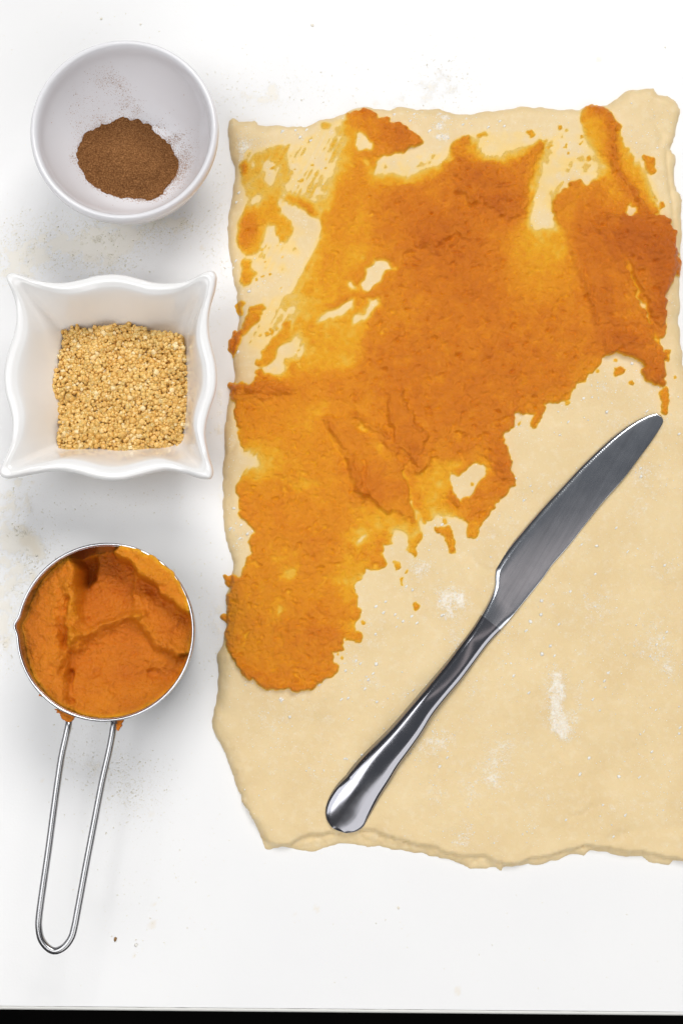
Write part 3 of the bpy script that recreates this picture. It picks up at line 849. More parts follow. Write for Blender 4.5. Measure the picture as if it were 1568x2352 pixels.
# crumbs of puree beyond the main edge
for k, p, v in [('D', [(1140, 270), (1180, 255), (1210, 275), (1180, 310), (1145, 315)], .5), ('D', [(1130, 205), (1150, 205), (1155, 225), (1140, 228)], .3), ('D', [(1220, 350), (1250, 350), (1262, 378), (1235, 372)], .35),
                ('D', [(1455, 150), (1492, 155), (1475, 225), (1450, 210)], .5), ('D', [(1425, 430), (1470, 380), (1480, 400), (1475, 540), (1462, 560), (1430, 545), (1440, 470)], .42), ('D', [(0, 1268), (50, 1280), (100, 1255), (120, 1300), (135, 1370), (140, 1440), (110, 1425), (80, 1370), (70, 1320), (20, 1300)], .36),
                ('D', [(55, 1215), (85, 1210), (90, 1250), (60, 1250)], .25), ('E', [(1270, 340), (1290, 325), (1308, 350), (1295, 375), (1275, 370)], .4), ('E', [(950, 455), (968, 455), (968, 475), (952, 475)], .25), ('E', [(1140, 65), (1180, 70), (1205, 120), (1180, 130), (1160, 95)], .22), ('E', [(1200, 170), (1220, 175), (1215, 215), (1200, 215)], .25),
                ('B', [(1310, 510), (1350, 500), (1390, 510), (1385, 570), (1405, 600), (1365, 622), (1340, 580)], .4), ('B', [(595, 350), (620, 340), (640, 370), (610, 385)], .3), ('B', [(790, 318), (810, 315), (812, 335), (795, 338)], .3), ('B', [(960, 500), (985, 495), (985, 520), (965, 525)], .35), ('B', [(1415, 805), (1440, 800), (1440, 830), (1420, 835)], .55), ('B', [(280, 365), (330, 362), (340, 380), (290, 380)], .25),
                ('D', [(235, 985), (258, 985), (255, 1005), (240, 1005)], .25), ('D', [(1508, 325), (1525, 325), (1525, 342), (1510, 342)], .3), ('D', [(1025, 282), (1042, 282), (1040, 298), (1026, 297)], .25), ('D', [(835, 470), (860, 468), (855, 500), (840, 500)], .28), ('D', [(530, 600), (552, 598), (550, 618), (534, 618)], .2), ('E', [(812, 665), (826, 660), (828, 690), (815, 690)], .2), ('E', [(858, 795), (872, 795), (870, 805), (860, 806)], .2)]:
    paint([(k, p)], v, .35, 0.5)
for poly, v in [([('A', [(740, 300), (850, 280), (850, 470), (790, 600), (730, 520)])], .11), ([('A', [(330, 840), (440, 760), (520, 715), (480, 560), (560, 520), (700, 640), (770, 800), (690, 880), (600, 760)])], .10), ([('A', [(620, 1180), (700, 1080), (800, 1150), (700, 1440), (560, 1480), (520, 1420)])], .16), ([('C', [(210, 60), (330, -90), (470, -60), (420, 60), (320, 150), (230, 140)])], .085), ([('A', [(1040, 545), (1200, 500), (1500, 450), (1500, 540), (1250, 610), (1060, 640)])], .085), ([('C', [(400, -120), (560, -220), (580, -120), (470, 20), (420, 30)])], .12), ([('A', [(490, 1010), (560, 1020), (570, 1120), (500, 1110)])], .10), ([('A', [(480, 560), (560, 520), (640, 640), (560, 700), (490, 680)])], .09), ([('B', [(700, 400), (780, 380), (760, 520), (700, 600)])], .10), ([('B', [(900, 500), (1010, 430), (1060, 600), (930, 640)])], .11), ([('A', [(330, 1010), (420, 1040), (330, 1180), (270, 1150)])], .10)]:
    m_ = np.clip(blur(mask(poly, 1.3), 1.6 * MM), 0, 1) * np.clip(0.65 + 0.45 * noise(SH, 4 * MM, 68), 0, 1)
    T = np.where(T < v, T * (1 - m_) + v * m_, T)
# loose yellow flecks in the smeared corner
fleck = smooth(1.9, 2.5, noise(SH, 2.4 * MM, 51) + 0.6 * noise(SH, 9 * MM, 52))
zone = np.zeros(SH)
for k, c, rx, ry in [('A', (500, 620), 330, 260), ('B', (800, 430), 260, 150), ('A', (400, 1150), 220, 250), ('B', (1350, 650), 120, 260), ('C', (420, 90), 240, 170), ('E', (1180, 130), 90, 110), ('E', (850, 640), 90, 120)]:
    zone = np.maximum(zone, gauss(GX, GY, k, c, rx, ry, 0, ZD))
T = np.maximum(T, 0.18 * fleck * smooth(0.3, 0.7, zone))
# drag lines of the blade through the thin film
ang = math.radians(62)
ru = GX * math.cos(ang) + GY * math.sin(ang); rv = -GX * math.sin(ang) + GY * math.cos(ang)
drag = noise((4096,), 5, 53) if False else None
line = np.interp(rv, np.linspace(rv.min(), rv.max(), 1400), noise((1, 1400), 7, 54)[0])
thinness = smooth(0.02, 0.06, T) * (1 - smooth(0.14, 0.26, T))
T = T * (1 + 0.22 * line * thinness * (0.5 + 0.5 * np.clip(noise(SH, 14 * MM, 55), -1, 1)))
T = np.clip(T + 0.022 * noise(SH, 12 * MM, 56) * smooth(0.2, 0.5, T) + 0.03 * noise(SH, 3.5 * MM, 57) * smooth(0.06, 0.2, T), 0, 2)

lean = np.zeros(SH)
for k, c, rx, ry in [('C', (520, 900), 520, 620), ('E', (420, 480), 420, 520), ('A', (800, 900), 250, 500), ('B', (640, 1250), 220, 260)]:
    lean = np.maximum(lean, np.clip(1.3 * gauss(GX, GY, k, c, rx, ry, 0, ZD), 0, 1))
T = T * (1 - 0.24 * lean * smooth(0.3, 0.6, T))

# height of the puree
def ridge(k, pts, w, h, asym=None):
    P = curve_pts(wpts(k, pts, ZD + 0.001), 8)
    d = seg_dist(GX + 0.6 * pwx, GY + 0.6 * pwy, P)
    return h * 0.001 * np.exp(-(d / (w * 0.001)) ** 2)


RH = np.zeros(SH)
for k, pts, w, h in [
        ('B', [(135, 750), (190, 765), (215, 820), (290, 815), (310, 780)], .8, -1.2), ('B', [(140, 720), (200, 730), (240, 790)], 1.1, .6), ('B', [(395, 700), (440, 705), (500, 680)], .8, 0.9), ('B', [(400, 690), (480, 680)], .6, -1.1),
        ('B', [(30, 1085), (90, 1050), (150, 995), (175, 1020), (230, 1050)], .7, -1.2), ('B', [(20, 1115), (100, 1075), (160, 1030)], 1.0, .7), ('B', [(-60, 1060), (0, 1090), (30, 1110)], 1.3, .8), ('B', [(600, 460), (580, 560), (560, 640)], 1.2, .5),
        ('B', [(250, 1180), (330, 1220)], .8, -.7), ('B', [(1100, 250), (1130, 380), (1130, 520), (1160, 600), (1240, 700), (1290, 790), (1320, 860)], 1.5, 1.3), ('B', [(1090, 600), (1180, 640), (1250, 760), (1280, 850)], .8, -.8),
        ('B', [(870, 1110), (930, 1250), (980, 1400), (1030, 1560)], 1.3, .9), ('B', [(900, 1100), (960, 1260), (1010, 1420)], .9, -.8), ('B', [(1050, 900), (1120, 1100), (1220, 1280), (1300, 1450), (1360, 1568)], 2.2, .7), ('B', [(990, 940), (1040, 960), (1050, 990)], 1.0, 1.0), ('B', [(980, 975), (1040, 1000)], .7, -.9),
        ('B', [(1060, 890), (1200, 890), (1350, 900), (1440, 920), (1500, 960), (1510, 1100), (1470, 1260), (1430, 1380), (1450, 1500)], 1.8, 1.1), ('B', [(930, 1190), (950, 1200)], .8, .6), ('D', [(1090, 180), (1160, 165), (1230, 210), (1300, 230), (1340, 300)], 1.2, .7), ('D', [(1130, 70), (1260, 80), (1240, 120)], .9, .6),
        ('C', [(720, 590), (770, 650), (800, 710), (850, 790), (870, 860)], 1.2, 1.0), ('C', [(710, 620), (760, 720), (830, 830), (870, 930)], .9, -.9), ('C', [(890, 830), (880, 890), (910, 960), (940, 1030), (980, 1060)], 1.6, 1.7), ('C', [(960, 850), (975, 900), (950, 940), (960, 1000)], .9, -1.2),
        ('C', [(980, 1060), (1040, 1100), (1100, 1150), (1130, 1180)], 1.2, 1.3), ('C', [(880, 990), (940, 1060), (1020, 1110), (1090, 1150)], 1.0, -.8), ('C', [(1180, 1170), (1240, 1200), (1290, 1240)], 1.0, .6), ('C', [(900, 560), (960, 590), (1050, 650), (1100, 710), (1140, 740)], 1.3, 1.0), ('C', [(930, 640), (1040, 700), (1110, 790)], 1.6, -.8),
        ('C', [(1120, 420), (1125, 540), (1150, 640), (1160, 760)], .9, .9), ('C', [(1105, 440), (1110, 560), (1140, 680)], .7, -.6), ('C', [(1200, 420), (1220, 480), (1280, 640), (1350, 680), (1340, 760), (1380, 840), (1320, 925)], .8, .8), ('C', [(1140, 430), (1200, 600), (1260, 780), (1290, 890)], 3.0, .5),
        ('C', [(130, 400), (200, 390), (260, 400), (330, 370), (420, 390), (520, 400)], 1.5, 1.2), ('C', [(200, 440), (300, 430), (430, 440)], .8, -.8), ('C', [(170, 470), (180, 560), (190, 640)], 1.1, .8), ('C', [(205, 470), (215, 560)], .8, -.6), ('C', [(640, 100), (700, 80), (720, 110)], 1.2, .6),
        ('E', [(130, 680), (200, 730), (240, 770), (310, 820), (420, 860), (520, 870)], 1.9, .9), ('E', [(230, 720), (320, 770), (430, 800)], 1.3, -.5), ('E', [(500, 880), (600, 870), (700, 810)], 1.3, .6), ('E', [(90, 180), (140, 200), (200, 190)], 1.2, .7), ('E', [(580, 440), (640, 480)], .9, -.8), ('E', [(560, 650), (620, 670)], .9, -.7), ('E', [(680, 400), (730, 420), (710, 450)], .9, -.7), ('E', [(740, 430), (720, 560), (690, 640)], 1.0, -.4),
        ('D', [(400, 860), (440, 900), (470, 960), (430, 960)], 1.1, .8), ('D', [(60, 1080), (100, 1110), (150, 1150)], .9, -.9), ('D', [(40, 1050), (110, 1080), (170, 1130)], 1.1, .8), ('D', [(430, 760), (450, 830)], 1.0, .5), ('D', [(160, 690), (195, 705)], .7, -1.0), ('D', [(330, 760), (370, 790)], .7, -.8),
        ('A', [(1190, 1010), (1290, 1060), (1400, 1100)], 1.2, .5), ('A', [(1260, 1040), (1300, 1090)], .8, -.8), ('A', [(1480, 1090), (1510, 1040), (1568, 1000)], .8, -.8), ('A', [(880, 215), (960, 200), (1020, 230)], 1.3, .6), ('A', [(1120, 260), (1220, 320), (1310, 390), (1320, 430), (1220, 460)], 1.3, .6)]:
    RH += ridge(k, pts, w, h)
flat = np.zeros(SH)
PL = np.zeros(SH)
for k, pts, h, soft, sm in [
        ('C', [(1120, 420), (1200, 415), (1225, 480), (1285, 640), (1360, 680), (1345, 760), (1385, 840), (1320, 930), (1250, 800), (1165, 760), (1130, 560)], .75, .22, 1),
        ('C', [(720, 590), (790, 690), (850, 800), (880, 830), (900, 950), (940, 1060), (1040, 1110), (1110, 1170), (1180, 1180), (1290, 1240), (1262, 1120), (1205, 930), (1150, 760), (1050, 650), (900, 560)], .7, .28, .6),
        ('B', [(1060, 885), (1200, 885), (1360, 892), (1440, 915), (1500, 945), (1520, 1000), (1510, 1240), (1480, 1350), (1440, 1400), (1470, 1440), (1465, 1560), (1400, 1560), (1300, 1340), (1200, 1180), (1120, 1000)], .9, .3, 0),
        ('B', [(835, 1020), (900, 980), (1050, 900), (1120, 1000), (1200, 1180), (1290, 1340), (1380, 1568), (1030, 1568), (960, 1320), (880, 1120)], .55, .3, .3),
        ('B', [(760, 760), (830, 700), (890, 665), (1040, 660), (1060, 880), (940, 960), (850, 990), (790, 930), (755, 840)], .35, .4, .6),
        ('B', [(130, 440), (180, 388), (225, 380), (260, 520), (540, 540), (650, 450), (690, 410), (600, 720), (590, 850), (500, 900), (300, 815), (215, 820), (140, 745)], .5, .3, 0),
        ('B', [(-60, 1070), (30, 1090), (90, 1055), (150, 998), (175, 1020), (235, 1052), (300, 980), (250, 840), (60, 850), (-100, 950)], .45, .28, 0),
        ('B', [(395, 700), (440, 706), (500, 688), (540, 620), (440, 600), (390, 640)], .4, .25, 0),
        ('D', [(1080, 190), (1150, 152), (1220, 190), (1300, 225), (1340, 340), (1450, 370), (1440, 200), (1380, 60), (1250, 20), (1120, 60), (1060, 130)], .5, .3, 0),
        ('E', [(110, 640), (190, 690), (260, 740), (340, 800), (440, 840), (540, 860), (700, 800), (720, 830), (560, 910), (320, 860), (180, 760), (100, 690)], .5, .35, 0),
        ('C', [(110, 360), (260, 375), (420, 350), (530, 400), (420, 450), (260, 440), (150, 470)], .6, .35, 0),
        ('D', [(395, 860), (440, 880), (500, 860), (505, 960), (440, 970), (400, 940)], .45, .25, 0)]:
    g = np.clip(blur(mask([(k, pts)], 1.2), soft * MM), 0, 1)
    PL = np.maximum(PL, g * h)
    flat = np.maximum(flat, g * sm)
RH = RH * 0.85 + 0.0013 * PL
pit = -np.clip(noise(SH, 3.0 * MM, 61, 1.0, 0.7) - 0.7, 0, 3)
pit = blur(pit, 0.2 * MM)
lump = 0.07 * noise(SH, 7 * MM, 62) + 0.78 * pit + 0.15 * noise(SH, 2.0 * MM, 63)
big = np.zeros(SH)
for k, c, rx, ry in [('B', (1440, 1120), 90, 280), ('B', (380, 780), 280, 200), ('E', (300, 780), 260, 110), ('C', (240, 400), 180, 90), ('C', (940, 960), 90, 150), ('D', (1200, 130), 200, 130)]:
    big = np.maximum(big, gauss(GX, GY, k, c, rx, ry, 0, ZD))
lump = lump * (1 - 0.75 * flat) + big * (0.15 * noise(SH, 5 * MM, 64) + 0.08 * noise(SH, 2.6 * MM, 65))
cover = smooth(0.10, 0.45, T)
TH = 0.001 * (3.5 * (T - 0.085) + cover * lump) + 1.2 * RH * smooth(0.12, 0.4, T)
film = np.clip(T + 0.14 * (RH * 1000) * smooth(0.12, 0.4, T) * 0.6 + 0.10 * cover * lump, 0.0, 2)
base_z = np.maximum(DZ, 0.0)
TH = np.where(T > 0.086, np.maximum(TH, 0.00004), np.minimum(TH, -0.00002))
PZ = base_z + TH

# ---------------------------------------------------------------- flour lying on the dough
flr = np.zeros(SH)
for k, c, rx, ry, a, w in [('A', (210, 450), 55, 65, .4, 2.2), ('A', (200, 540), 30, 50, 0, .8), ('A', (455, 345), 25, 20, 0, .9), ('A', (560, 385), 30, 20, 0, .8), ('A', (1280, 250), 50, 40, 0, .8), ('A', (1455, 260), 60, 40, .3, 1.1), ('A', (1440, 325), 50, 25, 0, .9), ('A', (1460, 390), 45, 25, 0, 1.0), ('A', (1170, 245), 40, 20, 0, .6),
                           ('A', (160, 1160), 30, 25, 0, .7), ('A', (170, 790), 25, 20, 0, .5), ('B', (60, 255), 50, 26, .3, 1.9), ('B', (50, 325), 60, 30, 0, .9), ('B', (60, 390), 40, 20, 0, 1.9), ('B', (220, 275), 45, 45, -.6, .9), ('C', (150, 1270), 50, 30, 0, .9), ('C', (185, 1340), 30, 25, 0, 2.0), ('C', (240, 1300), 45, 30, 0, .9), ('C', (130, 720), 50, 90, .3, .6), ('C', (110, 860), 30, 100, 0, .45), ('C', (170, 1400), 30, 50, 0, .7),
                           ('C', (1320, 1510), 60, 50, 0, .8), ('E', (1330, 110), 50, 60, 0, .7), ('E', (1500, 290), 70, 40, .3, .8), ('E', (1470, 340), 40, 50, .3, .8), ('E', (1520, 370), 40, 40, 0, .7), ('E', (1530, 560), 70, 120, .2, .8), ('E', (445, 940), 22, 22, 0, 1.2), ('E', (1460, 1190), 110, 60, -.2, .6), ('E', (1380, 1240), 80, 60, 0, .5), ('E', (1000, 820), 30, 30, 0, .7),
                           ('F', (130, 290), 90, 60, .5, .6), ('F', (180, 320), 18, 45, -.2, 1.8), ('F', (50, 330), 30, 40, 0, .7), ('F', (160, 570), 60, 70, .4, .6), ('F', (1030, 340), 90, 70, .2, .75), ('F', (450, 520), 60, 40, -.3, .7), ('F', (250, 860), 50, 60, .3, .7), ('F', (780, 790), 50, 70, 0, 1.0), ('F', (785, 880), 40, 60, 0, 2.0), ('F', (770, 1010), 34, 110, .05, 2.2), ('F', (810, 1100), 62, 60, .3, 2.3), ('F', (840, 1160), 45, 50, 0, 1.4), ('F', (920, 930), 35, 90, 0, .75),
                           ('F', (1480, 730), 60, 60, 0, .8), ('F', (1470, 820), 50, 50, 0, .75), ('F', (1350, 500), 160, 110, .1, .5), ('F', (1350, 630), 140, 90, 0, .5), ('F', (420, 1240), 90, 110, .3, .62), ('F', (60, 1190), 60, 60, .3, .6), ('F', (380, 1400), 60, 90, 0, .5), ('F', (1160, 1310), 60, 25, -.2, .6), ('F', (100, 430), 60, 40, 0, .5),
                           ('H', (240, 130), 60, 90, .3, .7), ('H', (200, 370), 70, 90, .2, .8), ('H', (180, 440), 60, 40, 0, .7), ('H', (390, 60), 40, 90, 0, .6), ('H', (630, 330), 50, 80, 0, .5), ('H', (410, 440), 40, 60, 0, .5), ('H', (20, 120), 50, 90, 0, .7), ('H', (720, 150), 60, 50, 0, .4), ('D', (1060, 400), 90, 60, -.2, .6), ('D', (1420, 1050), 60, 60, 0, .5), ('D', (1320, 930), 50, 50, 0, .7), ('D', (1240, 1180), 70, 60, 0, .4), ('D', (560, 1090), 60, 60, 0, .4)]:
    flr += w * gauss(GX, GY, k, c, rx, ry, a, ZD)
open_dough = 1 - smooth(0.03, 0.10, T)
lower = smooth(0, 0.02, d_inn)
veil = np.clip(0.55 + 0.25 * noise(SH, 25 * MM, 74), 0, 0.95) * lower
FLD = np.clip(flr, 0, 2.2) * (1 + 0.25 * noise(SH, 3 * MM, 71)) * open_dough * (d_inn > 0.0004)
FLA = np.clip(FLD + veil * open_dough, 0, 2.4)
DZ2 = DZ + 0.00008 * FLD

# ---------------------------------------------------------------- build the dough
# every second point carries the sheet; under the thick puree it is pressed in a little
DZ3 = blur(DZ2, 0.6) * (d_inn > 0.004) + DZ2 * (d_inn <= 0.004)
DZ3 = DZ3 - 0.00025 * smooth(0.12, 0.3, T)
s2 = (slice(None, None, 2), slice(None, None, 2))
dd2 = d_out[s2]
cell = (dd2[:-1, :-1] > -0.0016) | (dd2[1:, 1:] > -0.0016)
dough_me = grid_mesh('dough_sheet', GX[s2], GY[s2], DZ3[s2], cell, {'film': np.minimum(T, 0.4)[s2], 'flour': FLA[s2]})
dough = link('dough_sheet', dough_me, MT['dough'])
tag(dough, 'large rolled out sheet of pale yeast dough with ragged edges', 'dough')

# flour specks, real grains
def dough_z(x, y):
    return bilinear(DZ2, gx, gy, x, y)


den = (0.006 + 0.10 * np.clip(flr, 0, 1) + 0.015 * np.clip(noise(SH, 22 * MM, 75), 0, 2)) * open_dough * (d_inn > 0.002)
prob = den.ravel() / den.sum()
pk = RNG.choice(GX.size, 5200, p=prob)
px = GX.ravel()[pk] + RNG.uniform(-.5, .5, len(pk)) * STEP; py = GY.ravel()[pk] + RNG.uniform(-.5, .5, len(pk)) * STEP
ps = RNG.lognormal(math.log(0.00016), 0.42, len(pk)).clip(0.00008, 0.0005)
big_specks = []
for k, pts in [('E', [(1040, 355), (1088, 392), (1160, 405), (1100, 325), (1210, 447), (1168, 483), (1265, 415), (1035, 530), (1270, 250), (1295, 460), (850, 757), (915, 695), (945, 712), (1022, 775), (990, 815), (1040, 715), (865, 930), (823, 938), (1045, 955), (868, 1062), (500, 1048), (970, 872), (440, 935), (450, 945), (685, 848), (1275, 880), (1440, 1360), (950, 1287), (845, 1310), (1440, 320), (1452, 410)]),
               ('F', [(682, 655), (600, 895), (1003, 935), (583, 508), (612, 450), (1018, 152), (860, 262), (680, 320), (735, 602), (1098, 772), (505, 788), (922, 1408), (980, 1307), (1465, 515), (1545, 1155), (1552, 1115), (1373, 1268), (43, 1360), (90, 1305), (790, 465), (1402, 595), (1168, 1423), (1400, 1003), (1043, 1008), (1075, 820), (675, 405), (760, 665)]),
               ('D', [(1540, 685), (1248, 242), (1305, 950), (520, 962), (570, 1100), (850, 605), (795, 688), (930, 1378), (1150, 1272), (1455, 1508), (1025, 1385), (1340, 540), (1090, 545), (610, 1010), (945, 460), (1225, 1420), (1300, 900)]),
               ('H', [(1132, 398), (1167, 20), (1065, 198), (922, 5), (1207, 258), (1298, 22), (835, 290)]), ('A', [(455, 345), (535, 338), (565, 382), (605, 332), (630, 405), (1280, 240), (1155, 240), (1255, 285), (1375, 350), (1455, 385), (1440, 320), (165, 795), (180, 735), (160, 1160), (140, 1200), (245, 1355)]),
               ('B', [(448, 318), (418, 290), (345, 328), (188, 310)]), ('C', [(175, 165), (185, 1340), (195, 1255), (130, 1275), (235, 1310), (150, 1150), (1455, 1250)])]:
    big_specks.append(wpts(k, pts, ZD))
bs = np.vstack(big_specks)
px = np.concatenate([px, bs[:, 0], bs[:, 0] + .0004, bs[:, 0] - .0003]); py = np.concatenate([py, bs[:, 1], bs[:, 1] + .0003, bs[:, 1] - .0004])
nb = len(bs)
ps = np.concatenate([ps, RNG.uniform(0.00045, 0.0008, nb), RNG.uniform(0.0003, 0.0005, nb), RNG.uniform(0.0002, 0.0005, nb)])
fs = scatter_mesh('flour_specks', np.stack([px, py, dough_z(px, py) + ps * 0.15], -1), ps, ICO_V, ICO_F, 81, 0.3, 0.40)
fl_o = link('flour_specks', fs, MT['flour'], smooth_shade=False)
tag(fl_o, 'specks and small clumps of white flour lying on the dough', 'flour', None, 'stuff')

# ---------------------------------------------------------------- build the puree, one object for every separate smear
pos = TH > 0
pcell = pos[:-1, :-1] | pos[1:, 1:] | pos[1:, :-1] | pos[:-1, 1:]


def components(m):
    """label connected cells, run by run"""
    ny, nx = m.shape
    lab = np.zeros((ny, nx), np.int32)
    par = [0]

    def find(a):
        while par[a] != a:
            par[a] = par[par[a]]; a = par[a]
        return a
    prev = []
    for y in range(ny):
        row = m[y].astype(np.int8)
        dd = np.diff(np.concatenate([[0], row, [0]]))
        st = np.nonzero(dd == 1)[0]; en = np.nonzero(dd == -1)[0]
        cur = []
        for a, b in zip(st, en):
            l = 0
            for (pa, pb, pl) in prev:
                if pa <= b and pb >= a:
                    r = find(pl)
                    if l == 0:
                        l = r
                    elif r != l:
                        par[max(l, r)] = min(l, r); l = min(l, r)
            if l == 0:
                l = len(par); par.append(l)
            lab[y, a:b] = l
            cur.append((a, b, l))
        prev = cur
    root = np.array([find(i) for i in range(len(par))])
    return root[lab]


LAB = components(pcell)
ids, cnt = np.unique(LAB[LAB > 0], return_counts=True)
order = np.argsort(-cnt)
named = [  # (detail, point, label)
    ('C', (600, 1200), 'broad uneven layer of orange pumpkin puree spread over the dough'),
]
DABS = [
    ('D', (1175, 285), 'orange pumpkin dab on bare dough in the notch above the knife tip, largest there'),
    ('D', (1240, 362), 'small orange pumpkin dab nearest above the knife tip on its left'),
    ('D', (1455, 470), 'narrow upright pumpkin dab just above the rounded knife tip'),
    ('D', (1472, 190), 'pumpkin dab at the right edge of the dough beside the long orange tail'),
    ('D', (105, 1330), 'slanting orange pumpkin streak on bare dough below the pale window in the layer'),
    ('E', (1290, 350), 'lone round pumpkin dot on bare dough between the layer and the knife'),
    ('B', (1365, 570), 'ragged pumpkin dab alone on the dough near its top right corner'),
    ('A', (180, 1450), 'small pumpkin scrap at the left dough edge just above the lumpy blob'),
    ('A', (240, 1235), 'small yellow pumpkin smear on the left dough margin level with the square bowl top'),
    ('A', (350, 650), 'ring shaped thin yellow pumpkin smear near the top left dough corner'),
    ('A', (280, 980), 'orange pumpkin smear along the upper left margin of the dough'),
    ('C', (150, 100), 'lumpy pumpkin blob hanging over the left dough edge beside the sugar bowl'),
    ('C', (380, 170), 'slanting pumpkin streak drawn across bare dough beside the sugar bowl'),
    ('A', (725, 305), 'faint yellow pumpkin smudge at the top dough edge'),
]
MINCELLS = int(3.0 * MM * MM)
rest = np.zeros_like(pcell)
puree_log = []
main_id = ids[order[0]]


def puree(name, sel, label, cat, group=None, kind=None):
    me = grid_mesh(name, GX, GY, PZ, sel, {'film': film})
    o = link(name, me, MT['pumpkin'])
    return tag(o, label, cat, group, kind)


puree('pumpkin_layer', LAB == main_id, named[0][2], 'pumpkin puree')
CXY = [(wpts(k, [p], ZD)[0], lb) for k, p, lb in DABS]
done = set()
for q in order[1:]:
    sel = LAB == ids[q]
    if cnt[q] < MINCELLS:
        rest |= sel; continue
    cxm = GX[:-1, :-1][sel]; cym = GY[:-1, :-1][sel]
    best, bd = None, 0.0022
    for kk, (c, lb) in enumerate(CXY):
        dmin = np.sqrt((cxm - c[0]) ** 2 + (cym - c[1]) ** 2).min()
        if kk not in done and dmin < bd:
            best, bd = kk, dmin
    puree_log.append((int(cnt[q]), best, round(784 + cxm.mean() / CAM_H * FPX), round(1490 - cym.mean() / CAM_H * FPX)))
    if best is None:
        rest |= sel
    else:
        done.add(best)
        puree('pumpkin_dab', sel, CXY[best][1], 'pumpkin puree', 'loose dabs of pumpkin around the spread layer')
if rest.any():
    puree('pumpkin_flecks', rest, 'tiny flecks of pumpkin scattered on the dough around the spread layer', 'pumpkin puree', None, 'stuff')
print('PUREE', len(ids), puree_log[:25], 'unmatched labels', [i for i in range(len(DABS)) if i not in done], 'verts', dough_me.vertices.__len__())

